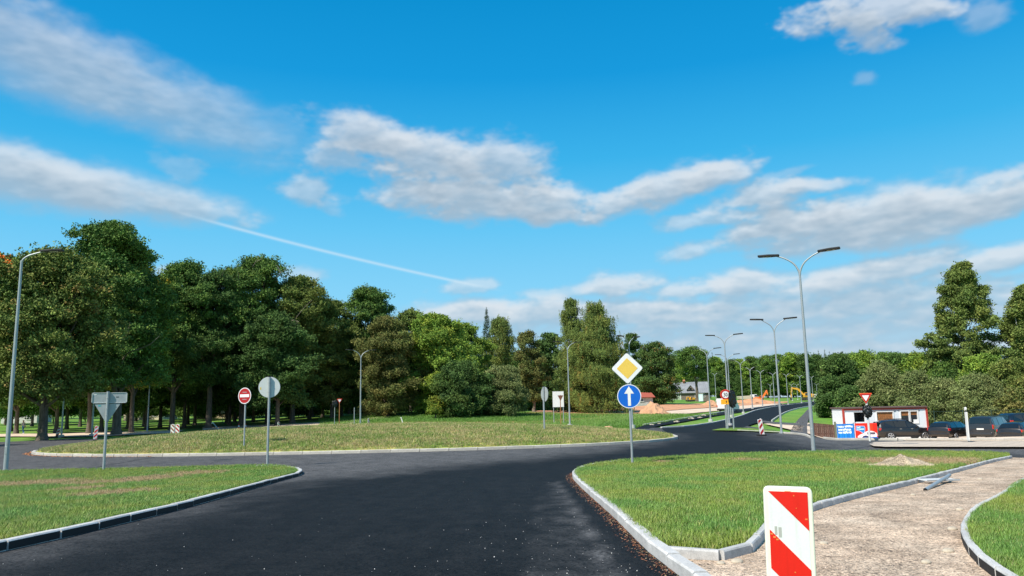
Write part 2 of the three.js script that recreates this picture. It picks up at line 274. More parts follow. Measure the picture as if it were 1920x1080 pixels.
// asphalt: fresh and nearly black on the approach, older and dusty on the ring
const darkZone = wpts([[-700, 1400], [-700, 1100], [0, 1046], [300, 968], [480, 918], [590, 902], [720, 890], [850, 875], [1000, 862], [1110, 850], [1190, 839], [1262, 826], [1262, 801], [1330, 799], [1405, 806], [1440, 823], [1500, 836], [1560, 850], [1900, 856], [1900, 1400]]);
const streak = wpts([[1036, 903], [1046, 925], [1060, 965], [1078, 1015], [1098, 1075], [1120, 1140], [1150, 1230]]), streakB = wpts([[1044, 902], [1068, 940], [1098, 985], [1128, 1040], [1150, 1090], [1180, 1150]]), streakC = wpts([[1014, 930], [1006, 985], [1000, 1040], [996, 1110], [990, 1200]]);
const kerbWorld = wpts(roadKerbPx), leftKerbWorld = wpts(leftKerbPx);
function asphaltTone(x, d) {
  let s = edgeDist(darkZone, x, d) * (inside(darkZone, x, d) ? 1 : -1) + 1.3 * fbm(x * .5, d * .22, 4);
  const dark = S(-3.2, 2.2, s), n = fbm(x * 1.7, d * .5, 3), n1 = fbm(x * 9, d * 3, 2), n4 = fbm(x * 5.5 + .12 * d, d * .16, 3);
  let k = lerp(.185 + .06 * n, .020 + .007 * n + .009 * n4, dark);
  if (d < 24) {
    const a = edgeDist(streak, x, d, false), b = edgeDist(streakB, x, d, false), c = edgeDist(streakC, x, d, false), w = .16 + .030 * Math.max(0, 24 - d);
    const dust = .85 * S(w, 0, a) * (.45 + .9 * n1 + .35 * n) + .8 * S(.12, .0, b) + .35 * S(.07, 0, c);
    k += .15 * clamp(dust * (.75 + .6 * n4));
    const kl = edgeDist(leftKerbWorld, x, d, false); k += .022 * S(.8, 0, kl) * (.5 + n1);
  }
  return [k * 1.01, k * .985, k * .98];
}
const roadPts = [...wpts([[-700, 1500], [-900, 1100], [-700, 860], [-300, 838], [0, 828.5], [60, 826.5], [130, 822.5]]), [-33, 71], [-22, 76], [-8, 77.5], [6, 76], ...wpts([[1178, 803.5], [1205, 802.5], [1277, 800.5], [1334, 797], [1390, 797], [1440, 805], [1482, 812], [1505, 815], [1521, 821], [1560, 823], [1640, 825.5], [1920, 826.5], [2500, 829], [2700, 1000], [1950, 1500]])];
struct('road', sheet(roadPts, 0, (d, x) => (d < 26 && x > -9 && x < 9 ? .33 : Math.max(.7, d * .02)), asphaltTone), M.asphalt, 'dark asphalt approach road running into the roundabout ring');
struct('gravel_path', sheet(wpts([[1236, 1040], [1300, 1088], [1480, 1230], [2600, 1250], [2500, 862], [1920, 859], [1890, 858], [1780, 880], [1600, 925], [1440, 980]]), .012, (d) => Math.max(.3, d * .02), (x, d) => { const k = .95 + .30 * fbm(x * .9, d * .7, 4) + .10 * fbm(x * 4, d * 3, 2), w = clamp(.5 + fbm(x * .5 + 9, d * .4, 3)); return [k, k * lerp(.81, .76, w), k * lerp(.64, .57, w)]; }), M.gravel, 'pale gravel path beside the grass verge');

// the two carriageways, footpaths, dusty tracks, bare soil beyond the roundabout
const far = (d) => Math.max(1.2, d * .04);
struct('road', sheet(wpts([[1240, 803], [1277, 801.2], [1327, 795], [1357, 789], [1390, 780], [1415, 770.5], [1440, 765], [1477, 759.5], [1515, 755], [1560, 750], [1562, 751.6], [1527, 760], [1502, 764], [1477, 771], [1460, 780], [1447, 789], [1415, 794], [1382, 805], [1340, 812], [1250, 812]]), .006, far), M.asphaltFar, 'black asphalt carriageway curving away to the wood');
struct('road', sheet(wpts([[1190, 804], [1207, 797.5], [1265, 788], [1335, 776], [1380, 769], [1465, 758], [1515, 752.8], [1550, 749.5], [1530, 752.8], [1480, 759], [1430, 766], [1380, 774], [1327, 782], [1240, 797.5], [1215, 804]]), .012, far), M.asphaltFar, 'narrow black carriageway on the far side of the median');
struct('footpath', sheet(wpts([[1480, 813], [1487, 799], [1497, 786], [1513, 769], [1521, 766], [1518, 780], [1513, 798], [1514, 815]]), .02, far), M.footpath, 'grey asphalt footpath leading away between lawns');
struct('footpath', sheet(wpts([[1426, 791.5], [1450, 795.5], [1521, 800], [1521, 796], [1452, 791.5], [1432, 789]]), .028, far), M.footpath, 'grey asphalt crossing path cutting over the lawn');
struct('gravel_road', sheet(wpts([[640, 797], [860, 797], [1000, 801], [1105, 801], [1150, 791], [1220, 783], [1330, 771.5], [1440, 762], [1480, 757.5], [1440, 756], [1330, 765], [1230, 772.5], [1130, 781], [1060, 788], [1000, 793.5], [860, 793.5], [700, 793]]), .0, far), M.dust, 'dusty gravel track behind the roundabout');
struct('gravel_road', sheet(wpts([[30, 818], [110, 819], [200, 817], [330, 811], [345, 806], [200, 810], [110, 813], [30, 813], [-200, 818], [-200, 823]]), .0, far), M.dust, 'dusty footway under construction below the park oaks');
struct('gravel_road', sheet(wpts([[380, 806], [480, 801], [560, 800], [640, 797], [700, 786], [790, 775], [900, 771], [900, 769.5], [790, 772.5], [700, 782], [640, 790], [520, 795], [420, 799], [380, 801]]), .0, far), M.dust, 'thin sandy path climbing along the edge of the park');
struct('bare_soil', sheet(wpts([[640, 796], [700, 797], [860, 797], [1000, 796], [1060, 790], [1130, 783], [1060, 785], [1000, 790.5], [860, 791], [720, 791.5]]), .018, far), M.dirt, 'reddish strip of bare soil along the gravel track');
struct('bare_soil', sheet(wpts([[985, 775], [1060, 779], [1130, 780], [1240, 771], [1335, 764], [1380, 759], [1335, 757], [1240, 759], [1120, 767], [1010, 770]]), .01, far), M.dirt, 'brown bare soil of the building site beside the birch');
struct('bare_soil', sheet(wpts([[1384, 761], [1430, 758], [1478, 754.5], [1476, 752.8], [1440, 753], [1400, 755], [1384, 757]]), .01, far), M.dirt, 'orange bare soil around the parked machines');
struct('car_park', sheet([...wpts([[1545, 823], [1700, 826.5], [2300, 829]]), [52, 82], [25.5, 80]], .02, (d) => 1), M.dust, 'sandy car park below the street beside the site hut');
struct('traffic_island', (() => { const p = wpts([[1630, 836], [1640, 832.5], [1700, 831], [1920, 830.5], [2350, 831], [2350, 843], [1920, 842], [1660, 841.5], [1638, 840]]); return sheet(p, .1, (d) => 1); })(), M.concreteWarm, 'pale unfinished traffic island beside the car park');
struct('traffic_island', sheet(wpts([[1334, 808.5], [1352, 805], [1375, 803.5], [1400, 804], [1440, 808], [1464, 811.5], [1480, 813], [1440, 812.2], [1395, 809.6]]), .09, () => .6, (x, d) => { const k = .8 + .5 * fbm(x * 2, d * 2); return [.22 * k, .36 * k, .06 * k]; }), M.turf, 'small grassy traffic island carrying the speed sign');

// raised lawns
const barePx = [[65, 913, 1.5, .9], [180, 912, .9, .7], [272, 905, 1.1, 1.1], [372, 893, 1.2, .6], [215, 933, .9, .6], [150, 925, .6, .5], [1730, 871, 2.6, 1.2], [1400, 868, .8, .3], [1240, 872, .4, .3]].map(([x, y, a, b]) => { const g = G(x, y); return [g.x, -g.z, a, b]; });
const bare = (x, d) => { let m = 0; for (const [bx, bd, a, b] of barePx) { const q = ((x - bx) / a) ** 2 + ((d - bd) / (b * 2.2)) ** 2; if (q < 4) m = Math.max(m, S(1.3, .3, q + 1.1 * fbm(x * 1.9 + 3, d * 1.3, 3))); } return m; };
const lawnTone = (x, d) => { const b = bare(x, d), dry = clamp(.42 + 1.0 * fbm(x * .35, d * .25, 3)), k = .8 + .5 * fbm(x * 1.3, d * 1.1, 3); return [k * lerp(lerp(.14, .30, dry), .62, b), k * lerp(lerp(.38, .42, dry), .46, b), k * lerp(.045, .24, b)]; };
struct('lawn', sheet(vergeRight, .055, (d) => Math.max(.35, d * .03), lawnTone), M.turf, 'lush green verge between the road kerb and the gravel path');
struct('lawn', sheet(vergeLeft, .055, (d) => Math.max(.35, d * .03), lawnTone), M.turf, 'green verge with worn brown patches along the approach road');
struct('lawn', sheet(vergeCorner, .06, (d) => Math.max(.35, d * .03), lawnTone), M.turf, 'bright green lawn behind the curved kerb of the gravel path');
{
  const pos = [], uv = [], col = [], idx = [], nr = 44, nt = 200;
  for (let j = 0; j <= nr; j++) for (let i = 0; i <= nt; i++) {
    const [x, d] = islandPt(i / nt * Math.PI * 2, 1 - (1 - j / nr) ** 1.5);
    pos.push(x, islandH(x, d), -d); uv.push(x, -d);
    const g = clamp(.45 + 1.2 * fbm(x * .16, d * .3, 4)), k = .75 + .7 * fbm(x * 1.4, d * 2.2, 3);
    col.push(k * lerp(.66, .36, g), k * lerp(.58, .46, g), k * lerp(.28, .11, g));
  }
  for (let j = 0; j < nr; j++) for (let i = 0; i < nt; i++) { const a = j * (nt + 1) + i, b = a + nt + 1; idx.push(a, b, a + 1, b, b + 1, a + 1); }
  const g = new THREE.BufferGeometry(); g.setAttribute('position', new THREE.Float32BufferAttribute(pos, 3)); g.setAttribute('uv', new THREE.Float32BufferAttribute(uv, 2)); g.setAttribute('color', new THREE.Float32BufferAttribute(col, 3)); g.setIndex(idx); g.computeVertexNormals();
  struct('roundabout_island', g, M.turf, 'domed island of the roundabout strewn with dry mown grass');
}

// kerbs: every stone a piece of its own
const stoneGeo = (() => { const w = .075, h = .30, c = .018; return new THREE.ExtrudeGeometry(poly([[-w, -.16], [w, -.16], [w, h / 2 - .012 - c], [w - c, h / 2 - .012], [-w + c, h / 2 - .012], [-w, h / 2 - .012 - c]]), { depth: 1, bevelEnabled: false }).translate(0, 0, -.5); })();
function kerb(name, pts, label, mats, { len = 1, top = .13, wide = 1, closed = false, face } = {}) {
  const g = new THREE.Group(); g.name = numbered(name); g.userData = { kind: 'structure', label }; scene.add(g);
  const c = new THREE.CatmullRomCurve3(pts.map(([x, d]) => V(x, 0, -d)), closed, 'centripetal'); c.arcLengthDivisions = 600;
  const L = c.getLength(), n = Math.round(L / len), r = rng(n * 7 + 3);
  for (let i = 0; i < n; i++) {
    const a = c.getPointAt(i / n), b = c.getPointAt((i + 1) / n); a.y = H(a.x, -a.z) + top; b.y = H(b.x, -b.z) + top;
    const o = part('kerb_stone', stoneGeo, mats[Math.floor(r() * mats.length)], g), m = a.clone().add(b).multiplyScalar(.5), l = a.distanceTo(b);
    o.position.copy(m); o.position.y += -.138 + (r() - .5) * .012; o.lookAt(b.clone().setY(b.y - .138)); o.rotateY((r() - .5) * .018); o.scale.set(wide, 1, l - .022);
    if (face) { const t = part('dark_face', new THREE.BoxGeometry(.004, .1, .99).translate(face * .078, .065, 0), M.nearBlack, o); t.userData.label = 'black side of the kerb stone'; }  // near-black sheet over one side of each stone
  }
  return g;
}
kerb('kerb', spline(kerbWorld, 60), 'grey concrete kerb curving round the green verge', M.kerb, { len: .92 });
kerb('kerb', wpts(pathKerbPx), 'low concrete kerb between the green verge and the gravel path', M.kerb, { len: .6, wide: .6, top: .115 });
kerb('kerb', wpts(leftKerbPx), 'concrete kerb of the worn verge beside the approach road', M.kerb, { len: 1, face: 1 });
kerb('kerb', wpts(cornerKerbPx), 'narrow curved kerb with black side at the edge of the lawn', M.kerb, { len: .6, wide: .55, top: .12, face: -1 });
kerb('kerb', Array.from({ length: 64 }, (_, i) => islandPt(i / 64 * Math.PI * 2, 1)), 'pale kerb ringing the domed roundabout island', M.kerbWarm, { len: 1.6, closed: true, top: .16, wide: 1.3 });
kerb('kerb', wpts([[1545, 823], [1640, 825.5], [1780, 826.2], [1920, 826.5], [2300, 828.5]]), 'pale kerb along the top of the car park', M.kerbWarm, { len: 1.5, top: .14 });
kerb('kerb', wpts([[1207, 797], [1265, 787.6], [1335, 775.6], [1400, 766.5], [1465, 757.8]]), 'light kerb between lawn and the narrow carriageway', M.kerb, { len: 3, top: .12, wide: 1.6 });
kerb('kerb', wpts([[1240, 802.6], [1277, 800.8], [1327, 794.6], [1357, 788.6], [1390, 779.6], [1415, 770.2], [1440, 764.6], [1477, 759.2], [1515, 754.8]]), 'light kerb of the grassy median', M.kerb, { len: 3, top: .12, wide: 1.6 });
kerb('kerb', wpts([[1384, 808.6], [1440, 811.4], [1482, 813.6], [1505, 816], [1521, 821.5]]), 'pale kerb at the mouth of the grey footpath', M.kerbWarm, { len: 1.2, top: .12 });
kerb('kerb', wpts([[1447, 789.4], [1460, 780.4], [1477, 771.4], [1502, 764.4], [1527, 760.4]]), 'thin kerb between carriageway and footpath lawn', M.kerb, { len: 3, top: .12 });

// a thin black strip across the ring
{ const p = wpts([[132, 885], [210, 871], [290, 857]]); const q = [...p.map(([x, d]) => [x - .05, d]), ...p.slice().reverse().map(([x, d]) => [x + .05, d])]; struct('asphalt_strip', sheet(q, .004, () => .6), M.nearBlack, 'thin black strip across the ring asphalt'); }


// ---------------------------------------------------------------- leaves, clumps, trees
M.bark = std(C(.22, .19, .165), { map: T.bark, roughness: 1 });
M.barkGrey = std(C(.34, .31, .27), { map: T.bark, roughness: 1 });
M.barkBirch = std(C(1, .98, .94), { map: texture(256, 1, (u, v) => { const k = pn(u * 6, v * 40, 40, 81) > .72 ? .12 : .7 + .2 * pf(u, v, 20, 2, 83); return gray(k); }), roughness: .9 });
M.leaf = new THREE.MeshPhysicalMaterial({ color: C(1, 1, 1), roughness: .8, specularIntensity: .3, side: THREE.DoubleSide });
function leafSpray(seed, n, spread, size, droop = 0, long = 1.5) {   // a handful of bent leaves
  const r = rng(seed), pos = [], idx = [], nor = [];
  for (let i = 0; i < n; i++) {
    const p = V(r() * 2 - 1, r() * 2 - 1, r() * 2 - 1).normalize().multiplyScalar(spread * Math.cbrt(.15 + .85 * r()));
    if (droop) p.set(p.x * .35, -droop * r() + .1, p.z * .35);
    const dir = V(r() * 2 - 1, (r() - .62) * 1.3 - (droop ? .9 : 0), r() * 2 - 1).normalize(), side = V(r() - .5, r() - .5, r() - .5).cross(dir).normalize(), s = size * (.7 + .6 * r()), up = dir.clone().cross(side);
    const a = p, b = p.clone().addScaledVector(dir, s * .5 * long).addScaledVector(side, s * .5).addScaledVector(up, s * .12), c = p.clone().addScaledVector(dir, s * long), d = p.clone().addScaledVector(dir, s * .5 * long).addScaledVector(side, -s * .5).addScaledVector(up, s * .12), o = pos.length / 3;
    for (const q of [a, b, c, d]) { pos.push(q.x, q.y, q.z); nor.push(up.x, up.y, up.z); }
    idx.push(o, o + 1, o + 2, o, o + 2, o + 3);
  }
  const g = new THREE.BufferGeometry(); g.setAttribute('position', new THREE.Float32BufferAttribute(pos, 3)); g.setAttribute('normal', new THREE.Float32BufferAttribute(nor, 3)); g.setIndex(idx); g.computeVertexNormals(); return g;
}
const CL = { broad: leafSpray(1, 16, .46, .20), fine: leafSpray(2, 20, .46, .15, 0, 1.7), birch: leafSpray(3, 20, .5, .13, 1.15, 1.5), willow: leafSpray(4, 20, .5, .11, 0, 2.6), needle: leafSpray(5, 18, .42, .09, .0, 4.2) };
// palettes: lit leaf colours (linear), weights by order
const PAL = {
  oak: [[.050, .098, .030], [.066, .118, .032], [.088, .135, .036], [.040, .078, .028]],
  olive: [[.088, .118, .036], [.074, .108, .034], [.108, .120, .040], [.058, .088, .030]],
  lime: [[.112, .176, .036], [.090, .160, .034], [.142, .186, .034], [.074, .128, .034]],
  maple: [[.125, .165, .030], [.096, .150, .034], [.175, .165, .030], [.076, .120, .030]],
  brown: [[.088, .096, .038], [.078, .098, .036], [.106, .100, .040], [.060, .082, .032]],
  dark: [[.040, .078, .028], [.052, .094, .030], [.064, .104, .034], [.032, .060, .024]],
  birch: [[.088, .122, .040], [.074, .112, .038], [.108, .130, .040], [.060, .094, .034]],
  willow: [[.100, .126, .060], [.086, .116, .052], [.116, .136, .068], [.068, .098, .042]],
  spruce: [[.026, .050, .026], [.034, .060, .030], [.042, .066, .030], [.022, .042, .024]],
};
const DM = new THREE.Object3D(), TC = new THREE.Color();
let LEAVES = 0;
function cover(name, parent, geo, list) {          // list of [x, y, z, size, color]
  const r = rng(list.length + 17), im = new THREE.InstancedMesh(geo, M.leaf, list.length); im.name = name; im.userData.kind = 'stuff';
  list.forEach(([x, y, z, s, c], i) => {
    DM.position.set(x, y, z); DM.rotation.set(geo === CL.birch ? (r() - .5) * .5 : r() * 6.28, r() * 6.28, geo === CL.birch ? (r() - .5) * .5 : r() * 6.28); DM.scale.setScalar(s); DM.updateMatrix(); im.setMatrixAt(i, DM.matrix);
    LEAVES++; const k = 1.35 + 1.4 * r() * r(); TC.setRGB(c[0] * k * 1.05, c[1] * k * 1.02, c[2] * k * .78); im.setColorAt(i, TC);
  });
  im.castShadow = im.receiveShadow = true; parent.add(im); return im;
}
const PROFILE = {
  oak: (f) => Math.sqrt(Math.max(0, 1 - ((f - .42) / .60) ** 2)),
  birch: (f) => Math.sqrt(Math.max(0, 1 - ((f - .26) / .76) ** 2)) * (1 - .35 * f),
  bush: (f) => Math.sqrt(Math.max(0, 1 - ((f - .2) / .82) ** 2)),
};
// crown given by its height range and half width, all in metres above / beside the base
function crownPoints({ top, bottom, hw, lean = 0, depth = 1, shape = 'oak', lobes = 30, lobe = .34, gap = 0, pal, accent, size = 1, seed, n, d_ = 999 }) {
  if (d_ < 145) { n = Math.round(n * 1.75); size *= .8; }
  // many small layered puffs of leaves, spread through an uneven envelope
  const r = rng(seed), L = [], h = top - bottom, pts = [], N = Math.round(lobes * 6), pr = clamp(hw * lobe * .52, .4, 1.2), o1 = r() * 50;
  for (let t = 0; L.length < N && t < N * 4; t++) {
    const f = clamp(1 - Math.pow(r(), shape === 'oak' ? 1.0 : .9) * 1.0), a = r() * 6.283, R = PROFILE[shape](f) * hw * (1 + .40 * n3(Math.cos(a) * 1.2 + o1, f * 3.2, Math.sin(a) * 1.2) + .30 * n3(Math.cos(a) * 3.4, f * 7.5 + o1, Math.sin(a) * 3.4)), rad = Math.max(0, R - pr * .45) * Math.sqrt(lerp(.12, 1, r()));
    const x = lean * f + Math.cos(a) * rad, y = bottom + f * h - pr * .35, z = Math.sin(a) * rad * depth;
    if (gap && n3(x * .46 + o1, y * .46, z * .46) < -1 + gap * 1.9) continue;
    L.push({ x, y, z, q: pr * (.6 + .8 * r()), c: pal[Math.floor(r() * r() * pal.length)], tone: .82 + .36 * r(), tx: (r() - .5) * .5, tz: (r() - .5) * .5 });
  }
  const total = L.reduce((s, l) => s + l.q * l.q, 0);
  for (const l of L) {
    const k = Math.round(n * l.q * l.q / total);
    for (let i = 0; i < k; i++) {
      const v = V(r() * 2 - 1, r() * 2 - 1, r() * 2 - 1).normalize(); if (v.y < -.2 && r() < .6) v.y *= -1;
      const q = l.q * (r() < .12 ? 1.15 + .5 * r() : .45 + .6 * r()), dx = v.x * q * 1.2, dz = v.z * q * 1.2, x = l.x + dx, y = l.y + v.y * q * .62 + dx * l.tx + dz * l.tz, z = l.z + dz;
      let c = l.c.map((t) => t * l.tone); if (r() < .25) c = pal[Math.floor(r() * pal.length)];
      if (accent && n3(x * .5 + 9, y * .5, z * .5) > accent[1] && r() < .75) c = accent[0];
      pts.push([x, y, z, size * (.7 + .6 * r()), c]);
    }
  }
  return { pts, L };
}
function wood({ height, r0, L, lean = 0, seed, bottom, limbs = 9, wig = .35, stems = 1 }) {
  const r = rng(seed + 5), g = [];
  for (let s = 0; s < stems; s++) {
    const ox = stems > 1 ? (r() - .5) * 2.2 : 0, oz = stems > 1 ? (r() - .5) * 1.5 : 0, P = [];
    for (let i = 0; i <= 6; i++) { const f = i / 6; P.push(V(lean * f * f * .8 + ox * f + (i ? (r() - .5) * wig * f : 0), height * f * .9 - (i ? 0 : .25), oz * f + (i ? (r() - .5) * wig * f : 0))); }
    g.push(tube(P, r0 * 1.0, r0 * .14, 9, 18)); if (!s) { g.push(tube([V(0, -.3, 0), V(0, .25, 0), V(0, .7, 0)], r0 * 1.5, r0 * .93, 9, 4)); }
    const pick = L.slice().sort(() => r() - .5).slice(0, limbs);
    for (const l of pick) {
      const y0 = Math.max(bottom * .55, Math.min(l.y - 1, l.y * (.45 + .3 * r()))), f = y0 / (height * .9), a = V(lean * f * f * .8 + ox * f, y0, oz * f), b = V(l.x, l.y + l.q * .4, l.z), m = a.clone().lerp(b, .5).add(V(0, -.15 * a.distanceTo(b) * (r() - .2), 0)), rr = r0 * (1 - f) * .45 + .03;
      g.push(tube([a, m, b], rr, rr * .25, 6, 7));
    }
  }
  return mergeGeometries(g);
}
function tree(name, label, group, px, d, { cx = px, top, bottom, hw, kind = 'oak', pal = PAL.oak, n = 3600, r0 = .35, lobes = 30, lobe = .34, gap = 0, accent, bark = M.bark, limbs = 9, size = 1, depth = 1, stems = 1, seed = Math.round(px * 3 + d), geo, wig, cat = 'tree' }) {
  const p = groundPx(px, d), o = thing(name, label, cat, p, 0, group), k = d / F;
  const ht = at(cx, top, d).y - p.y, hb = Math.max(.1, at(cx, bottom, d).y - p.y), lean = at(cx, (top + bottom) / 2, d).x - p.x;
  const { pts, L } = crownPoints({ top: ht, bottom: kind === 'oak' && d < 135 && hb > 2 ? hb * .86 : hb, hw: hw * k * (kind === 'oak' ? 1.1 : 1.0), lean, depth, shape: kind === 'birch' ? 'birch' : kind === 'bush' ? 'bush' : 'oak', lobes, lobe, gap, pal, accent, size, seed, n, d_: d });
  part(kind === 'bush' ? 'stems' : 'trunk', wood({ height: ht, r0, L, lean, seed, bottom: hb, limbs, wig, stems }), bark, o);
  cover('crown', o, geo ?? (kind === 'birch' ? CL.birch : kind === 'bush' ? CL.fine : CL.broad), pts);
  return o;
}
function spruceGeometry(h, rad, seed, n, pal = PAL.spruce) {
  const r = rng(seed), pts = [];
  for (let i = 0; i < n; i++) { const f = Math.pow(r(), .62), y = h * (1 - f * .93), tier = .72 + .28 * Math.abs(Math.sin(y * 2.1 + r() * .8)), q = rad * f * tier * (.55 + .45 * Math.sqrt(r())), a = r() * 6.283; pts.push([Math.cos(a) * q, y - q * .25, Math.sin(a) * q, (.55 + .5 * f) * (.8 + .4 * r()), pal[Math.floor(r() * pal.length)]]); }
  return pts;
}
function spruce(label, group, px, d, top, hwPx, n = 900, pal) {
  const p = groundPx(px, d), o = thing('spruce_tree', label, 'tree', p, 0, group), h = at(px, top, d).y - p.y;
  part('trunk', tube([V(0, -.2, 0), V(.05, h * .5, 0), V(0, h * .97, 0)], .22, .03, 7, 8), M.bark, o);
  cover('crown', o, CL.needle, spruceGeometry(h, hwPx * d / F, Math.round(px + d), n, pal)); return o;
}
function twigs(o, d, list, r, m, name = 'dead_branch') { for (const P of list) part(name, tube(P.map(([px, py, dd = 0]) => at(px, py, d + dd).sub(o.position)), r, r * .25, 6, 9), m, o); }
const PK = 'trees at the edge of the park', RED = [.42, .13, .03], YEL = [.30, .21, .035], GOLD = [.34, .20, .05];
tree('oak_tree', 'broad olive oak with thick knotted trunk above the dusty footway', PK, 79, 77, { cx: 88, top: 474, bottom: 715, hw: 100, pal: PAL.olive, n: 6200, r0: .46, lobes: 44, gap: .32, limbs: 16, accent: [[.16, .12, .05], .7] });
const oakB = tree('oak_tree', 'tallest dark green oak, its dome of leaves rising over the park', PK, 218, 91, { cx: 192, top: 420, bottom: 690, hw: 88, pal: PAL.oak, n: 6800, r0: .52, lobes: 44, gap: .30, limbs: 14 });
tree('maple_tree', 'yellow-green maple with orange tints in front of the tallest oak', PK, 246, 99, { cx: 242, top: 482, bottom: 700, hw: 62, pal: PAL.maple, n: 4600, r0: .3, lobes: 34, gap: .2, accent: [YEL, .6] });
tree('oak_tree', 'dark oak with a pale trunk next to the yellow-green maple', PK, 166, 100, { cx: 150, top: 540, bottom: 712, hw: 62, pal: PAL.dark, n: 3600, r0: .3, lobes: 28 });
tree('oak_tree', 'dark round oak behind the paired striped marker boards', PK, 322, 112, { cx: 335, top: 497, bottom: 705, hw: 66, pal: PAL.oak, n: 4600, r0: .4, lobes: 36, gap: .2 });
tree('oak_tree', 'dense dark oak with a patched trunk by the leaning post', PK, 391, 113, { cx: 402, top: 512, bottom: 705, hw: 58, pal: PAL.dark, n: 4200, r0: .46, lobes: 34, gap: .2, limbs: 12 });
const oakF = tree('oak_tree', 'high oak with bare dead twigs sticking out of its top', PK, 452, 118, { cx: 478, top: 487, bottom: 690, hw: 74, pal: PAL.oak, n: 5400, r0: .42, lobes: 40, gap: .34, limbs: 22 });
const oakG = tree('oak_tree', 'olive oak with twisted pale limbs showing through its leaves', PK, 548, 121, { cx: 560, top: 520, bottom: 705, hw: 62, pal: PAL.olive, n: 4600, r0: .4, lobes: 36, gap: .34, limbs: 22 });
tree('oak_tree', 'dark full oak behind the back of the round sign', PK, 520, 112, { cx: 512, top: 590, bottom: 745, hw: 60, pal: PAL.dark, n: 3800, r0: .35, lobes: 30 });
tree('oak_tree', 'shadowy oak filling the gap beside the twin lamp', PK, 622, 126, { cx: 618, top: 566, bottom: 745, hw: 44, pal: PAL.olive, n: 3600, r0: .33, lobes: 28, gap: .2 });
tree('ash_tree', 'upright dark ash behind the twin lamp at the park edge', PK, 690, 130, { cx: 688, top: 538, bottom: 735, hw: 50, pal: PAL.oak, n: 4400, r0: .36, lobes: 34, gap: .3, limbs: 14 });
tree('ash_tree', 'brownish drooping tree with dry leaves at the park edge', PK, 727, 121, { cx: 727, top: 598, bottom: 768, hw: 48, pal: PAL.brown, n: 4400, r0: .28, lobes: 34, gap: .32, limbs: 16, geo: CL.fine });
tree('lime_tree', 'bright green lime tree leafy down to the grass', PK, 815, 124, { cx: 818, top: 592, bottom: 766, hw: 56, pal: PAL.lime, n: 5000, r0: .3, lobes: 36, gap: .18 });
tree('lime_tree', 'pale leafy tree peeping out above the brownish drooping tree', PK, 770, 150, { cx: 768, top: 585, bottom: 700, hw: 34, pal: PAL.olive, n: 2600, r0: .25, lobes: 22, gap: .38, limbs: 14 });
tree('lime_tree', 'green round tree between the lime tree and the spruce', PK, 872, 142, { cx: 870, top: 610, bottom: 760, hw: 44, pal: PAL.lime, n: 4000, r0: .3, lobes: 30, gap: .1 });
spruce('dark spruce with a pointed tip rising above green trees', PK, 915, 168, 576, 30, 1500);
tree('birch_tree', 'loose pale birch beside the dark pointed spruce', PK, 940, 150, { cx: 940, top: 590, bottom: 745, hw: 38, kind: 'birch', pal: PAL.birch, n: 2600, r0: .2, lobes: 28, bark: M.barkBirch, gap: .2 });
tree('hazel_bush', 'big dark green bush on the lawn behind the roundabout', PK, 868, 116, { top: 680, bottom: 773, hw: 52, kind: 'bush', pal: PAL.dark, n: 3600, r0: .1, lobes: 28, stems: 4, limbs: 4, cat: 'bush' });
tree('willow_bush', 'grey-green willow bush next to the big dark green bush', PK, 945, 119, { top: 688, bottom: 773, hw: 44, kind: 'bush', pal: PAL.willow, n: 3400, r0: .1, lobes: 26, stems: 4, limbs: 4, geo: CL.willow, cat: 'bush' });
tree('willow_bush', 'small yellowish bush standing alone under the park trees', PK, 816, 113, { top: 745, bottom: 772, hw: 14, kind: 'bush', pal: PAL.maple, n: 420, r0: .05, lobes: 9, stems: 3, limbs: 2, geo: CL.fine, cat: 'bush', size: .8 });
tree('ash_tree', 'half bare tree with a crooked pale trunk', PK, 1001, 134, { cx: 990, top: 624, bottom: 745, hw: 25, pal: PAL.brown, n: 1500, r0: .28, lobes: 24, gap: .5, bark: M.barkGrey, limbs: 16, wig: 1.4, geo: CL.fine });
tree('ash_tree', 'dark tree half hidden behind the weeping birches', PK, 1036, 165, { cx: 1034, top: 628, bottom: 750, hw: 34, pal: PAL.dark, n: 2600, r0: .3, lobes: 24, gap: .2 });
tree('birch_tree', 'slender weeping birch with a thin pointed crown', PK, 1080, 141, { cx: 1073, top: 559, bottom: 762, hw: 38, kind: 'birch', pal: PAL.birch, n: 3200, r0: .24, lobes: 34, bark: M.barkBirch, gap: .2, limbs: 12 });
tree('birch_tree', 'largest weeping birch with long hanging twigs beside the dug soil', PK, 1118, 137, { cx: 1120, top: 570, bottom: 764, hw: 62, kind: 'birch', pal: PAL.birch, n: 7200, r0: .34, lobes: 48, bark: M.barkBirch, gap: .15, limbs: 16, accent: [[.18, .13, .045], .68] });
tree('ash_tree', 'thin dark tree behind the diamond sign', PK, 1191, 205, { cx: 1188, top: 628, bottom: 745, hw: 20, pal: PAL.dark, n: 1500, r0: .25, lobes: 22, gap: .35, limbs: 8 });
tree('oak_tree', 'round dark oak at the side of the metal-roofed house', PK, 1232, 185, { cx: 1230, top: 644, bottom: 752, hw: 35, pal: PAL.dark, n: 3800, r0: .35, lobes: 32, accent: [[.15, .10, .04], .68] });
tree('oak_tree', 'oak with bare lower trunk in front of the metal-roofed house', PK, 1308, 228, { cx: 1298, top: 652, bottom: 702, hw: 31, pal: PAL.oak, n: 2200, r0: .5, lobes: 20, gap: .35, limbs: 12 });
tree('oak_tree', 'dark tree at the verge of the park with orange leaves', PK, -12, 82, { cx: -6, top: 482, bottom: 700, hw: 52, pal: PAL.oak, n: 3200, r0: .36, lobes: 28, gap: .2, accent: [RED, .45] });
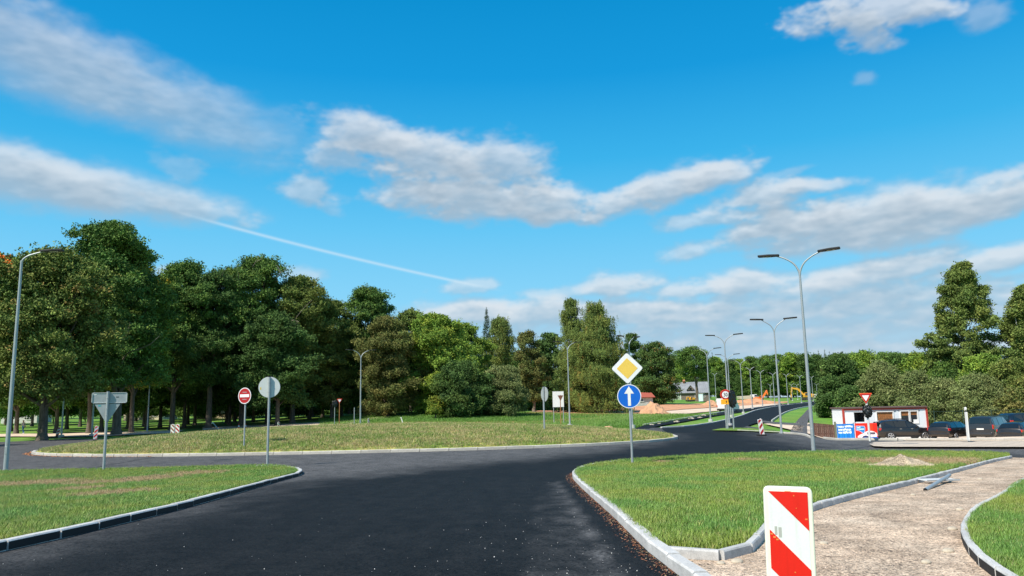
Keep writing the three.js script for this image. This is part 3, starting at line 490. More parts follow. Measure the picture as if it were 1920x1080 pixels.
{ // off to the side; it shades the road at the edge of the frame
  const p = ground(-54, 54), o = thing('oak_tree', 'large oak beside the road shading the asphalt', 'tree', p, 0, PK), c = crownPoints({ top: 16, bottom: 4, hw: 6.5, pal: PAL.oak, lobes: 26, seed: 51, n: 2600 });
  part('trunk', wood({ height: 16, r0: .45, L: c.L, seed: 52, bottom: 4 }), M.bark, o); cover('crown', o, CL.broad, c.pts);
}
twigs(oakB, 85, [[[222, 690, 4], [240, 662, 0], [262, 654, -2], [284, 644, -3], [299, 630, -3]], [[228, 640, 4], [240, 622, 0], [244, 604, -1]]], .13, M.barkGrey, 'limb');
twigs(oakF, 112, [[[470, 520, 4], [474, 500, 1], [462, 482]], [[474, 500, 1], [482, 486], [488, 474]], [[482, 490], [492, 484], [494, 476]], [[410, 560, 3], [418, 545], [402, 516, -1], [404, 505, -1]], [[418, 545], [416, 520], [424, 500]], [[450, 540, 2], [445, 505], [440, 494]]], .055, M.barkGrey);
twigs(oakG, 114, [[[516, 530, 3], [526, 512], [538, 504]], [[526, 512], [521, 500], [516, 497]], [[540, 620, 4], [552, 600, 1], [572, 575], [586, 562]], [[545, 600, 2], [560, 604], [553, 607]], [[556, 640, 3], [548, 622, 0], [538, 612]]], .07, M.barkGrey);
// deeper rows of the park
const BK = 'shaded trees deeper in the park';
[[20, 128, 560, 62, 'dark'], [125, 132, 545, 60, 'oak'], [270, 140, 548, 62, 'dark'], [352, 148, 570, 55, 'dark'], [440, 150, 575, 55, 'dark'], [505, 156, 580, 50, 'oak'], [585, 158, 600, 50, 'dark'], [655, 160, 612, 46, 'dark'], [745, 165, 632, 42, 'dark'], [60, 165, 600, 60, 'dark'], [190, 170, 600, 60, 'dark'], [320, 172, 620, 60, 'dark'], [460, 176, 625, 55, 'dark'], [790, 178, 640, 40, 'oak'], [845, 180, 645, 40, 'oak'], [980, 190, 660, 36, 'dark'], [75, 118, 600, 50, 'dark'], [150, 150, 590, 55, 'dark'], [240, 122, 590, 46, 'dark'], [300, 128, 600, 46, 'dark'], [365, 136, 600, 46, 'dark'], [425, 140, 610, 46, 'dark'], [475, 142, 610, 44, 'dark'], [545, 146, 612, 44, 'dark'], [605, 142, 620, 40, 'dark'], [10, 190, 610, 60, 'dark'], [255, 195, 620, 60, 'dark'], [395, 190, 620, 60, 'dark'], [530, 195, 630, 60, 'dark'], [105, 108, 610, 46, 'oak'], [190, 112, 600, 44, 'oak'], [275, 116, 610, 44, 'oak'], [345, 122, 610, 44, 'oak'], [430, 128, 610, 44, 'oak'], [500, 130, 612, 42, 'oak'], [580, 134, 620, 42, 'oak'], [640, 140, 625, 40, 'oak'], [30, 106, 600, 46, 'oak']].forEach(([px, d, top, hw, p], i) =>
  tree('park_tree', 'shaded dark tree standing deeper in the park', BK, px, d, { top, bottom: i % 3 ? 742 : 756, hw, pal: PAL.oak, n: 2200, r0: .3, lobes: 22, lobe: .42, limbs: 6, size: 1.3, seed: 900 + i }));
[[30, 150, 728, 30], [215, 205, 738, 36], [330, 200, 742, 30], [500, 190, 738, 44], [560, 165, 742, 34], [640, 178, 742, 44], [740, 152, 738, 34], [905, 170, 728, 40], [1010, 160, 735, 24], [560, 200, 726, 50], [100, 175, 744, 40], [160, 198, 740, 40], [270, 190, 752, 26], [385, 182, 748, 22], [455, 186, 742, 36], [10, 180, 744, 40], [350, 196, 744, 40], [600, 175, 744, 36], [690, 168, 742, 34]].forEach(([px, d, top, hw], i) =>
  tree('shrub', 'low dark shrub in the shade between park trunks', 'undergrowth shrubs of the park', px, d, { top, bottom: 775, hw, kind: 'bush', pal: PAL.oak, n: 900, r0: .06, lobes: 14, stems: 3, limbs: 2, size: 1.3, seed: 700 + i, cat: 'shrub' }));

// the green wall behind the car park
const RW = 'bushes behind the car park';
const wall = [
  [1578, 104, 668, 40, 'dark', 'dark green bush next to the lawn'], [1622, 108, 664, 46, 'lime', 'tall green bush rising behind the site hut'], [1676, 112, 664, 48, 'oak', 'tall dark bush above the site hut roof'], [1728, 110, 666, 44, 'lime', 'tall bush between hut and birch'],
  [1656, 90, 684, 42, 'willow', 'silvery willow behind the site hut'], [1718, 88, 702, 44, 'willow', 'grey willow at the end of the site hut'], [1772, 86, 714, 40, 'willow', 'low grey willow behind the black estate car'],
  [1790, 96, 682, 50, 'oak', 'dark bush under the tall birch'], [1850, 92, 668, 48, 'lime', 'green bush under the tall birch'], [1898, 88, 680, 46, 'olive', 'olive bush behind the minivan'], [1836, 82, 708, 42, 'willow', 'dull willow behind the minivan'], [1905, 80, 738, 40, 'brown', 'brownish bush behind the dark blue car'], [1965, 84, 690, 50, 'olive', 'olive bush at the end of the car park'], [1600, 92, 728, 26, 'dark', 'dark bush beside the brown board fence'],
];
wall.forEach(([px, d, top, hw, p, label], i) => tree(p === 'willow' ? 'willow_bush' : 'bush', label, RW, px, d, { top, bottom: 812, hw, kind: 'bush', pal: PAL[p], n: 3300, r0: .09, lobes: 30, stems: 4, limbs: 4, geo: p === 'willow' ? CL.willow : CL.fine, seed: 400 + i, cat: 'bush' }));
tree('birch_tree', 'tall ragged birch rising above the bushes', RW, 1812, 97, { cx: 1814, top: 495, bottom: 715, hw: 62, kind: 'birch', pal: PAL.birch, n: 4200, r0: .22, lobes: 46, lobe: .2, gap: .5, bark: M.barkBirch, limbs: 22, geo: CL.fine });
tree('birch_tree', 'second birch at the end of the bushes', RW, 1932, 95, { cx: 1934, top: 538, bottom: 715, hw: 46, kind: 'birch', pal: PAL.birch, n: 3400, r0: .2, lobes: 40, lobe: .22, gap: .5, bark: M.barkBirch, limbs: 18, geo: CL.fine });

// the far wood: a few grown patterns, set out one by one
{
  const FW = 'trees along the edge of the far wood', proto = [], mk = (k) => {
    const o = thing(k < 3 ? 'woodland_tree' : 'woodland_spruce', '', 'tree', V(0, 0, 0), 0, FW);
    if (k < 3) { const c = crownPoints({ top: 20, bottom: 1.5, hw: 5.2, pal: [PAL.oak, PAL.dark, PAL.lime][k], lobes: 26, seed: 61 + k, n: 1500, size: 1.5 }); part('trunk', wood({ height: 19, r0: .3, L: c.L, seed: 3 + k, bottom: 3, limbs: 6 }), M.bark, o); cover('crown', o, CL.broad, c.pts); }
    else { part('trunk', cyl(.25, .05, 21, 7), M.bark, o); cover('crown', o, CL.needle, spruceGeometry(22, 3.4, 70 + k, 900, k === 4 ? PAL.brown : PAL.spruce)); }
    o.userData.label = ['broad dark green tree at the edge of the far wood', 'blackish green tree at the edge of the far wood', 'fresh green tree at the edge of the far wood', 'dark spruce at the edge of the far wood', 'rusty brown spruce at the edge of the far wood'][k]; return o;
  };
  for (let k = 0; k < 5; k++) proto.push(mk(k));
  const used = new Set(), r = rng(5);
  const put = (k, px, d, top) => { const p = groundPx(px, d), h = at(px, top, d).y - p.y, o = used.has(k) ? proto[k].clone() : proto[k]; if (used.has(k)) { o.name = numbered(k < 3 ? 'woodland_tree' : 'woodland_spruce'); scene.add(o); } used.add(k); o.position.copy(p); const s = h / (k < 3 ? 20.5 : 22); o.scale.set(s * (.9 + .3 * r()), s, s * (.9 + .3 * r())); o.rotation.y = r() * 6.28; };
  for (const [px, top] of [[1345, 668], [1372, 676], [1392, 672], [1412, 668], [1440, 666], [1462, 664], [1488, 660], [1512, 662], [1536, 664]]) put(Math.floor(r() * 3), px, 400 + 30 * r(), top);
  for (const [px, top] of [[1340, 660], [1478, 662], [1522, 658], [1532, 660], [1541, 656], [1553, 655], [1562, 658], [1572, 661], [1600, 664], [1628, 667], [1655, 664], [1688, 660]]) put(3, px, 435 + 20 * r(), top);
  put(4, 1546, 395, 668); put(4, 1556, 390, 678);
  for (let px = 1570; px < 1770; px += 15) put(Math.floor(r() * 3), px + 6 * r(), 440 + 30 * r(), 660 + 8 * r());
  for (let px = 1345; px < 1560; px += 13) put(Math.floor(r() * 2), px + 5 * r(), 450 + 20 * r(), 672 + 12 * r());
  for (const [px, d, top] of [[1272, 290, 672], [1262, 300, 690], [1325, 300, 688], [1350, 310, 696], [1210, 280, 690], [1170, 290, 680], [1388, 330, 706], [1410, 330, 708], [1150, 260, 700]]) put(Math.floor(r() * 3), px, d, top);
  for (let px = 1010; px < 1340; px += 22) put(Math.floor(r() * 2), px, 340 + 20 * r(), 690 + 14 * r());
  for (let px = -60; px < 1000; px += 46) put(Math.floor(r() * 2), px, 240 + 30 * r(), 655 + 25 * r());
}


// ---------------------------------------------------------------- street furniture


const FONT = await new FontLoader().loadAsync('fonts/droid/droid_sans_bold.typeface.json');
T.grime = texture(512, .7, (u, v) => { const a = pf(u, v, 5, 5, 101), b = pf(u, v, 120, 2, 103), s = Math.pow(pn(u * 40, v * 5, 40, 107), 6); return [clamp(.97 + .10 * (a - .5) + .08 * (b - .5) - .10 * s), clamp(.965 + .10 * (a - .5) + .08 * (b - .5) - .11 * s), clamp(.96 + .11 * (a - .5) + .08 * (b - .5) - .12 * s)]; });
Object.assign(M, {
  galv: std(C(.52, .57, .60), { metalness: .35, roughness: .45, map: texture(256, .5, (u, v) => gray(.72 + .35 * (pf(u, v, 14, 3, 91) - .5)), true) }),
  alu: std(C(.50, .54, .56), { metalness: .25, roughness: .55, map: texture(256, .9, (u, v) => gray(.8 + .22 * (pf(u, v, 6, 4, 95) - .5)), true) }),
  alu2: std(C(.70, .73, .72), { metalness: .15, roughness: .6 }),
  head: std(C(.012, .013, .015), { roughness: .6 }),
  lens: std(C(.5, .5, .48), { roughness: .25 }),
  white: std(C(.82, .82, .80), { roughness: .45 }), signWhite: std(C(.80, .82, .84), { roughness: .35 }),
  red: std(C(.78, .012, .008), { roughness: .38 }), signRed: std(C(.42, .012, .016), { roughness: .38 }), orangeRed: std(C(.85, .10, .03), { roughness: .4 }),
  blue: std(C(.004, .13, .60), { roughness: .35 }), yellow: std(C(.80, .56, .10), { roughness: .4 }), orange: std(C(.90, .42, .02), { roughness: .4 }),
  black: std(C(.012, .012, .013), { roughness: .6 }), rubber: std(C(.018, .018, .018), { roughness: .85 }),
  ivory: std(C(.86, .84, .74), { roughness: .5 }), scuff: std(C(.42, .42, .40), { roughness: .7 }), scuffOrange: std(C(.80, .22, .05), { roughness: .7 }),
  bag: std(C(.008, .010, .011), { roughness: .28 }), rustPost: std(C(.55, .25, .10), { roughness: .8, map: T.bark }), teal: std(C(.05, .45, .50)), dullBrown: std(C(.26, .10, .06), { roughness: .8 }),
});
for (const k of ['white', 'signWhite', 'red', 'signRed', 'orangeRed', 'blue', 'yellow', 'orange', 'ivory', 'alu2']) M[k].map = T.grime;
function lampPost(label, p, { yaw = 0, fork = 8.5, arms = 2, r = .1, group, reach = 1.65, rise = .6, foot = false } = {}) {
  const o = thing('street_lamp', label, 'street lamp', p, yaw, group);
  if (foot) part('concrete_foot', cyl(.3, .28, .4, 14, 0, -.2, 0), M.concrete, o);
  part('pole', cyl(r, r * .5, fork + .2, 14, 0, -.2, 0), M.galv, o);
  part('flange', [cyl(r * 1.9, r * 1.9, .03, 14, 0, .01, 0), cyl(r * 1.25, r * 1.1, .12, 14, 0, .04, 0)], M.galv, o);
  part('access_door', rbox(.09, .32, .02, .008, 0, .95, r * .93), M.galv, o);
  for (const s of arms === 2 ? [-1, 1] : [1]) {
    const a = part('arm', tube([V(0, fork - .25, 0), V(s * .03, fork, 0), V(s * .22, fork + .34 * rise / .55, 0), V(s * .62, fork + .62 * rise / .55, 0), V(s * (reach - .55), fork + .78 * rise / .55, 0)], r * .5, r * .32, 8, 16), M.galv, o);
    const hd = part('lamp_head', (() => { const g = new THREE.ExtrudeGeometry(roundPoly([[-.12, -.08], [.36, -.19], [.80, -.12], [.80, .12], [.36, .19], [-.12, .08]], .04), { depth: .05, bevelEnabled: true, bevelSize: .02, bevelThickness: .02, bevelSegments: 2 }); return g.rotateX(-Math.PI / 2); })(), M.head, o);
    hd.position.set(s * (reach - .62), fork + .76 * rise / .55, 0); hd.rotation.set(0, s < 0 ? Math.PI : 0, .05);
    part('lens', rbox(.36, .012, .16, .004, .42, -.024, 0), M.lens, hd);
  }
  return o;
}
const LR = 'lamps along the new street';
lampPost('tall twin-arm lamp at the edge of the lush green verge', G(1526, 851), { yaw: -.5, group: LR, fork: 8.2, r: .09, reach: 1.6 });
lampPost('twin-arm lamp at the corner of the grey footpath', G(1465.5, 813), { yaw: -.25, group: LR, r: .085, fork: 7.4, reach: 1.45 });
lampPost('twin-arm lamp behind the thirty sign', groundPx(1368, 77), { yaw: -.4, group: LR, fork: 8.1, foot: true });
lampPost('twin-arm lamp on the median before the metal-roofed house', groundPx(1332.5, 97), { yaw: -.5, group: LR, foot: true, fork: 8.1 });
[[1371, 118], [1394, 139], [1411, 176], [1430, 199], [1453, 223], [1478, 238], [1503, 264], [1525, 288], [1486, 320], [1496, 345], [1446, 300], [1533, 330], [1343, 260]].forEach(([px, d]) => lampPost('twin-arm lamp in the receding row beside the carriageway', groundPx(px, d), { yaw: -.35, group: LR, foot: true, fork: d > 289 ? 6 : 8.5, r: d > 150 ? .14 : .11 }));
lampPost('single-arm lamp standing at the worn verge', G(10, 887), { arms: 1, fork: 9.2, reach: 1.5, rise: .3, yaw: .15, r: .1 });
lampPost('twin-arm lamp on the grass before the shaded park', groundPx(276, 104), { yaw: .3 });
lampPost('twin-arm lamp near the small give-way sign', groundPx(675.5, 92.5), { yaw: .4 });
lampPost('twin-arm lamp in front of the weeping birches', groundPx(1068.5, 87), { yaw: .5, foot: true });
lampPost('lamp half hidden behind the diamond sign', groundPx(1186, 79), { yaw: .7, foot: true, fork: 8.3, reach: 1.5 });
lampPost('lamp with a concrete foot beside the thick oak trunk', groundPx(115, 87), { yaw: .3, foot: true, arms: 1, fork: 7 });
lampPost('lamp rising behind the backs of the plated signs', groundPx(172, 88), { yaw: .3, foot: true, arms: 1, fork: 8 });

// signs: front faces +z of the group
function signPole(o, h, r = .045) { part('pole', cyl(r, r, h + .25, 14, 0, -.25, 0), M.galv, o); part('pole_cap', cyl(r * 1.06, r * 1.02, .025, 14, 0, h - .005, 0), M.head, o); }
function disc(r, t, m, parent, name, z, y) { const c = part(name, new THREE.CylinderGeometry(r, r, t, 48).rotateX(Math.PI / 2), m, parent); c.position.set(0, y, z); return c; }
function brackets(o, ys, r = .045) { for (const y of ys) { part('bracket', [new THREE.TorusGeometry(r + .006, .008, 6, 18).rotateX(Math.PI / 2).translate(0, y, 0), box(.05, .03, .03, 0, y, r + .02), box(.30, .03, .012, 0, y, r + .032)], M.alu, o); } }
const facing = (p) => Math.atan2(-p.x, -p.z);
const tri = (w, h) => [[-w / 2, h / 2], [w / 2, h / 2], [0, -h / 2]];
const downTri = (w, r) => roundPoly([[-w / 2, w * .43], [0, -w * .433], [w / 2, w * .43]].reverse(), r);
{
  const p = G(1186, 875), o = thing('priority_sign', 'yellow diamond above a blue disc with white arrow on one pole', 'road sign', p, facing(p)), k = -p.z / F;
  const y = (py) => at(1180, py, -p.z).y - p.y, yd = y(691), yc = y(743), a = .60;
  signPole(o, yd + a * .8); brackets(o, [yd + .25, yd - .25, yc + .2, yc - .2]);
  const dm = part('diamond_plate', ext(roundPoly([[0, -a], [a, 0], [0, a], [-a, 0]], .09), .025, .006), M.signWhite, o); dm.position.set(-.04, yd, .09);
  const rim = part('dark_edge', (() => { const s = roundPoly([[0, -a - .012], [a + .012, 0], [0, a + .012], [-a - .012, 0]], .09); return ext(s, .014); })(), M.alu, dm); rim.position.z = -.001;
  part('yellow_field', ext(roundPoly([[0, -.40], [.40, 0], [0, .40], [-.40, 0]], .03), .005).translate(0, 0, .0245), M.yellow, dm);
  const bl = disc(.455, .022, M.alu2, o, 'round_plate', .095, yc); bl.position.x = -.01;
  part('blue_field', new THREE.CircleGeometry(.425, 48).translate(0, 0, .0135), M.blue, bl);
  part('white_border', new THREE.RingGeometry(.425, .45, 48).translate(0, 0, .0140), M.signWhite, bl);
  part('arrow', ext(poly([[-.055, -.36], [.055, -.36], [.055, .10], [.185, .10], [0, .38], [-.185, .10], [-.055, .10]]), .004).translate(0, 0, .0145), M.white, bl);
}
{
  const p = G(501, 877), o = thing('round_sign', 'bare grey back of a round sign on the worn verge', 'road sign', p, Math.PI + facing(p) * .9), y = at(507, 726, -p.z).y - p.y;
  signPole(o, y + .44, .05); const c = disc(.44, .02, M.alu2, o, 'plate', .075, y); brackets(o, [y + .2, y - .2], .05);
  part('rim', new THREE.TorusGeometry(.44, .011, 6, 48), M.alu, c); part('sticker', box(.06, .1, .002, .36, -.05, -.0115), std(C(.75, .55, .12)), c).userData.label = 'small yellow sticker';
  part('front_face', new THREE.CircleGeometry(.42, 40).translate(0, 0, .0115), M.signRed, c); part('front_bar', box(.6, .15, .003, 0, 0, .0135), M.white, c);
}
{
  const p = G(194, 886), o = thing('yield_sign', 'grey backs of a wide plate and a triangle on one pole', 'road sign', p, Math.PI + facing(p) * .8), yv = (py) => at(198, py, -p.z).y - p.y;
  const yr = yv(746), yt = yv(776); signPole(o, yv(734), .055);
  const rp = part('plate', ext(roundPoly([[-.66, -.22], [.66, -.22], [.66, .22], [-.66, .22]], .06), .02, .004), M.alu, o); rp.position.set(-.06, yr, .07);
  part('plate_edge', [box(.02, .36, .035, -.655, 0, -.012), box(.02, .36, .035, .655, 0, -.012), box(1.2, .016, .02, 0, .21, -.008), box(1.2, .016, .02, 0, -.21, -.008)], M.alu2, rp);
  part('sticker', [box(.09, .05, .003, .53, .15, -.003)], M.white, rp); part('slot', box(.11, .03, .004, -.3, .03, -.003), M.black, rp);
  const t = part('triangle_plate', ext(downTri(.98, .06), .02, .004), M.alu, o); t.position.set(0, yt, .072);
  part('sticker', box(.1, .05, .003, .30, .34, -.003), M.teal, t).userData.label = 'small turquoise sticker';
  part('red_border', ext(downTri(.95, .05), .003).translate(0, 0, .021), M.signRed, t); part('white_field', ext(downTri(.62, .03), .003).translate(0, .02, .0245), M.white, t);
  brackets(o, [yr, yt + .22, yt - .05], .055);
}
{
  const X = groundPx(457, 44.2), p = V(X.x, islandH(X.x, 44.2), X.z), o = thing('no_entry_sign', 'red no-entry disc with white bar on the roundabout island', 'road sign', p, -.72 + facing(p)), y = at(461.5, 742, 44.2).y - p.y;
  signPole(o, y + .3, .045); const c = disc(.46, .02, M.alu, o, 'plate', .07, y); part('white_rim', new THREE.RingGeometry(.415, .455, 48).translate(0, 0, .0112), M.signWhite, c); part('red_field', new THREE.CircleGeometry(.415, 48).translate(0, 0, .0108), M.signRed, c); part('bar', box(.66, .165, .004, 0, 0, .0135), M.signWhite, c); brackets(o, [y + .2, y - .2]);
}
{
  const X = groundPx(1021.5, 50), p = V(X.x, islandH(X.x, 50), X.z), o = thing('round_sign', 'round sign turned edge-on at the rim of the roundabout island', 'road sign', p, Math.PI - 1.1), y = at(1020.5, 739, 50).y - p.y;
  signPole(o, y + .47, .055); const c = disc(.47, .02, M.alu, o, 'plate', .08, y); part('front_face', new THREE.CircleGeometry(.44, 40).translate(0, 0, .0112), M.signRed, c); part('front_bar', box(.62, .15, .003, 0, 0, .0135), M.white, c); brackets(o, [y + .2, y - .2], .055);
}
function yieldSign(label, p, h, w, yaw, post, pale = false) {
  const o = thing('yield_sign', label, 'road sign', p, yaw); part('pole', cyl(.045, .045, h + w * .5 + .25, 10, 0, -.25, 0), post, o);
  const t = part('triangle_plate', ext(downTri(w, .05), .02, .004), pale ? M.dullBrown : M.orangeRed, o); t.position.set(0, h, .055);
  part('red_border', ext(downTri(w * .92, .04), .003).translate(0, 0, .021), pale ? M.dullBrown : M.signRed, t); part('white_field', ext(downTri(w * .62, .03), .003).translate(0, w * .03, .0245), pale ? M.dullBrown : M.signWhite, t);
  return o;
}
yieldSign('small give-way triangle before the shaded park', groundPx(636, 90), 3.3, .62, .15, M.rustPost);
yieldSign('faded brown triangle on a rusty post before the white board', groundPx(1052, 88), 3.1, .72, .4, M.rustPost, true);
{ // covered signs: black foil tied round the plate
  const lump = (rx, ry, seed, point = false) => { const g = new THREE.SphereGeometry(1, 40, 30), a = g.attributes.position; for (let i = 0; i < a.count; i++) { const x = a.getX(i), y = a.getY(i), z = a.getZ(i), t = Math.atan2(y, x), m = Math.max(Math.abs(x), Math.abs(y)) * .35 + .65, nn = .09 * n3(x * 2.2 + seed, y * 2.2, z * 3) + .035 * Math.sin(t * 9 + y * 7 + seed), q = point && y < -.45 ? 1 - .75 * S(-.45, -1, y) : 1; a.setXYZ(i, x * rx * (1 + nn) * q / m, y * ry * (1 + nn) / m, z * .12 + nn * .5); } g.computeVertexNormals(); return g; };
  const bagged = (label, p, y, rx, ry, seed, point, yaw, r = .05) => { const o = thing('covered_sign', label, 'road sign', p, yaw); part('pole', cyl(r, r, y + .25, 12, 0, -.25, 0), M.galv, o); const b = part('plastic_cover', lump(rx, ry, seed, point), M.bag, o); b.position.set(0, y, .03); part('tie', new THREE.TorusGeometry(r + .02, .012, 6, 14).rotateX(Math.PI / 2).translate(0, y - ry * .93, 0), M.bag, o); return o; };
  const p1 = groundPx(1376, 65), o1 = bagged('sign wrapped in black plastic next to the thirty sign', p1, at(1378, 748, 65).y - p1.y, .36, .72, 3, false, .3);
  const p2 = groundPx(627, 96); bagged('small sign wrapped in dark plastic at the park path', p2, at(627, 757, 96).y - p2.y, .34, .4, 8, false, .2, .04);
  // give-way sign over a bagged octagon, by the red banner
  const d = 44, p = V(at(1631, 825, d).x, H(at(1631, 825, d).x, d), -d), o = thing('yield_sign', 'give-way triangle over a sign wrapped in black plastic before the banners', 'road sign', p, facing(p)), y = (py) => at(1630, py, d).y - p.y;
  part('pole', cyl(.06, .06, y(737) + .25, 14, 0, -.25, 0), M.alu2, o);
  const t = part('triangle_plate', ext(downTri(.70, .05), .02, .004), M.orangeRed, o); t.position.set(-.02, y(747), .07); part('red_border', ext(downTri(.60, .04), .003).translate(0, 0, .021), M.signRed, t); part('white_field', ext(downTri(.38, .03), .003).translate(0, .015, .0245), M.signWhite, t);
  const b = part('plastic_cover', lump(.25, .36, 13, true), M.bag, o); b.position.set(0, y(772), .06);
}
{ // speed limit with orange supplementary plate
  const d = 66, p = groundPx(1365, d), o = thing('speed_sign', 'round thirty sign over an orange plate on the small island', 'road sign', p, facing(p)), y = (py) => at(1359, py, d).y - p.y, x = at(1359, 740, d).x - p.x;
  signPole(o, y(730), .06); part('pole', cyl(.05, .05, y(760) + .2, 12, -.12, -.2, -.05), M.galv, o);
  const c = disc(.44, .02, M.orangeRed, o, 'plate', .08, y(740)); c.position.x = x + .06;
  part('red_ring', new THREE.CircleGeometry(.41, 44).translate(0, 0, .0115), M.signRed, c); part('white_field', new THREE.CircleGeometry(.29, 44).translate(0, 0, .0135), M.signWhite, c);
  const tg = new TextGeometry('30', { font: FONT, size: .27, depth: .004, curveSegments: 6 }); tg.computeBoundingBox(); const b = tg.boundingBox; tg.translate(-(b.min.x + b.max.x) / 2, -(b.min.y + b.max.y) / 2, .015).scale(.86, 1.15, 1); part('number', tg, M.black, c);
  const pl = part('orange_plate', ext(roundPoly([[-.45, -.21], [.45, -.21], [.45, .21], [-.45, .21]], .04), .02, .004), M.orange, o); pl.position.set(x + .1, y(753.5), .075); part('arrow_mark', ext(poly([[-.03, -.10], [.03, -.10], [.03, .03], [.07, .03], [0, .12], [-.07, .03], [-.03, .03]]), .003).translate(0, 0, .0205), M.black, pl);
}
// striped marker boards
function stripes(w, h, dir, step = .2) {          // red bands, clipped to the board's inner rectangle, 45 degrees
  const bands = []; for (let k = -1; k * step - w < h; k += 2) { const q = []; const clip = (pts, f) => { const out = []; pts.forEach((a, i) => { const b = pts[(i + 1) % pts.length], fa = f(a), fb = f(b); if (fa >= 0) out.push(a); if (fa * fb < 0) { const t = fa / (fa - fb); out.push([lerp(a[0], b[0], t), lerp(a[1], b[1], t)]); } }); return out; };
    let P = [[0, 0], [w, 0], [w, h], [0, h]]; P = clip(P, ([u, v]) => v - u - k * step); if (P.length > 2) P = clip(P, ([u, v]) => (k + 1) * step - (v - u)); if (P.length > 2) bands.push(P.map(([u, v]) => [dir * (u - w / 2), h / 2 - v])); }
  return bands;
}
function markerBoard(label, p, yaw, { w = .25, h = 1, foot = .16, dir = 1, tilt = 0, group = 'striped marker boards', lamp = false, detail = false, red = M.red } = {}) {
  const o = thing('marker_board', label, 'marker board', p, yaw, group);
  part('foot_plate', rbox(.42, .1, .75, .03, 0, .05, 0), M.rubber, o);
  const b = part('panel', ext(roundPoly([[-w / 2, -h / 2], [w / 2, -h / 2], [w / 2, h / 2], [-w / 2, h / 2]], .035), .04, .008, 2), detail ? M.ivory : M.white, o); b.position.set(0, foot + h / 2, -.02); b.rotation.z = tilt;
  part('stem', box(.05, foot + .06, .03, 0, (foot + .02) / 2, -.0), M.rubber, o);
  const iw = w - .05, ih = h - .05; if (detail) part('white_face', ext(poly([[-iw / 2, -ih / 2], [iw / 2, -ih / 2], [iw / 2, ih / 2], [-iw / 2, ih / 2]]), .002).translate(0, 0, .0395), M.signWhite, b);
  for (const P of stripes(iw, ih, dir)) part('red_stripe', ext(poly(dir > 0 ? P.slice().reverse() : P), .002).translate(0, 0, detail ? .0413 : .0402), red, b);
  if (lamp) { part('lamp_bracket', box(.04, .12, .03, 0, foot + h + .05, 0), M.black, o); part('warning_lamp', new THREE.CylinderGeometry(.085, .085, .06, 20).rotateX(Math.PI / 2).translate(0, foot + h + .16, 0), M.white, o); }
  else if (!detail) part('handle', rbox(.07, .05, .03, .01, 0, foot + h + .02, -.02), M.white, o);
  return [o, b];
}
{
  const d = 4.28, q = at(1471, 912, d), p = ground(q.x, d), [o, b] = markerBoard('large red and white striped board at the gravel path kerb', p, facing(p) + .05, { foot: q.y - p.y - 1.0, detail: true, tilt: -.026 });
  part('scuff', [box(.013, .044, .0012, -.068, .270, .0418), box(.016, .052, .0012, -.047, .262, .0418)], M.scuff, b).userData.label = 'two grey scuffs on the panel';
  part('scratch', [[-.09, .252, .012, .008], [-.076, .236, .014, .010], [-.062, .224, .012, .008], [.03, .455, .006, .006], [.088, .335, .012, .007], [.04, .39, .004, .004], [.02, .06, .006, .006], [.07, .03, .006, .004]].map(([x, y, a, b]) => box(a, b, .001, x, y, .0440)), M.scuffOrange, b).userData.label = 'small orange scrapes on the red stripes';
  part('nick', box(.03, .007, .002, .0, .474, .0412), M.scuffOrange, b);
}
markerBoard('leaning striped board at the mouth of the grey footpath', G(1428, 817), .1, { dir: -1, h: 1.05, w: .32, tilt: .12, foot: .06, red: M.signRed });
markerBoard('striped board with blackened stripe, one of a pair before the park', groundPx(323, 78), .1, { h: 1.15, w: .38, foot: .06, red: M.dullBrown });
markerBoard('clean striped board, one of a pair before the park', groundPx(332, 78), .0, { h: 1.15, w: .40, foot: .06, red: M.signRed });
markerBoard('tilted striped board at the dusty footway below the plated signs', groundPx(179, 72), .5, { h: 1.2, w: .3, foot: .1, tilt: -.08, dir: -1, red: M.red });
markerBoard('strongly tilted striped board beside the thick oak trunk', groundPx(109, 88), .3, { h: .95, w: .3, foot: .06, tilt: -.28, dir: -1, red: M.signRed });
markerBoard('pale marker board seen from its narrow side behind the island', groundPx(522, 98), 1.1, { h: .85, w: .3, foot: .05 });
markerBoard('white rounded marker board turned away on the soil strip', groundPx(691, 93), 1.2, { h: 1.1, w: .3, foot: .08 });
markerBoard('thin marker board with round warning lamp before the car park', G(1817, 832), 1.46, { h: 1.45, w: .25, foot: .14, lamp: true, tilt: .04 });
{ const p = groundPx(757, 96), o = thing('leaning_post', 'white leaning post on the soil strip', 'post', p); part('shaft', tube([V(0, -.1, 0), V(-.12, .5, 0), V(-.33, 1.15, 0)], .07, .07, 8), M.ivory, o); part('cap', new THREE.SphereGeometry(.07, 10, 8).translate(-.33, 1.15, 0), M.ivory, o); }
{ const p = groundPx(414, 96), o = thing('leaning_post', 'leaning dark pipe with bent white top at the island rim', 'post', p); part('shaft', tube([V(0, -.1, 0), V(-.45, .4, 0), V(-.95, .98, 0)], .06, .06, 8), M.galv, o); part('bent_top', tube([V(-.93, .96, 0), V(-1.05, 1.04, 0), V(-1.18, .96, 0)], .07, .06, 8), M.ivory, o); }
for (const [px, l] of [[447.5, 'orange and white traffic cone standing alone on the path'], [460.5, 'orange and white traffic cone behind the no-entry pole']]) {
  const o = thing('traffic_cone', l, 'traffic cone', groundPx(px, 104), 0, 'traffic cones'); part('base', rbox(.36, .04, .36, .015, 0, .02, 0), M.orangeRed, o); part('cone', cyl(.14, .03, .62, 18, 0, .04, 0), M.orangeRed, o); part('white_band', cyl(.106, .07, .2, 18, 0, .25, 0), M.white, o);
}
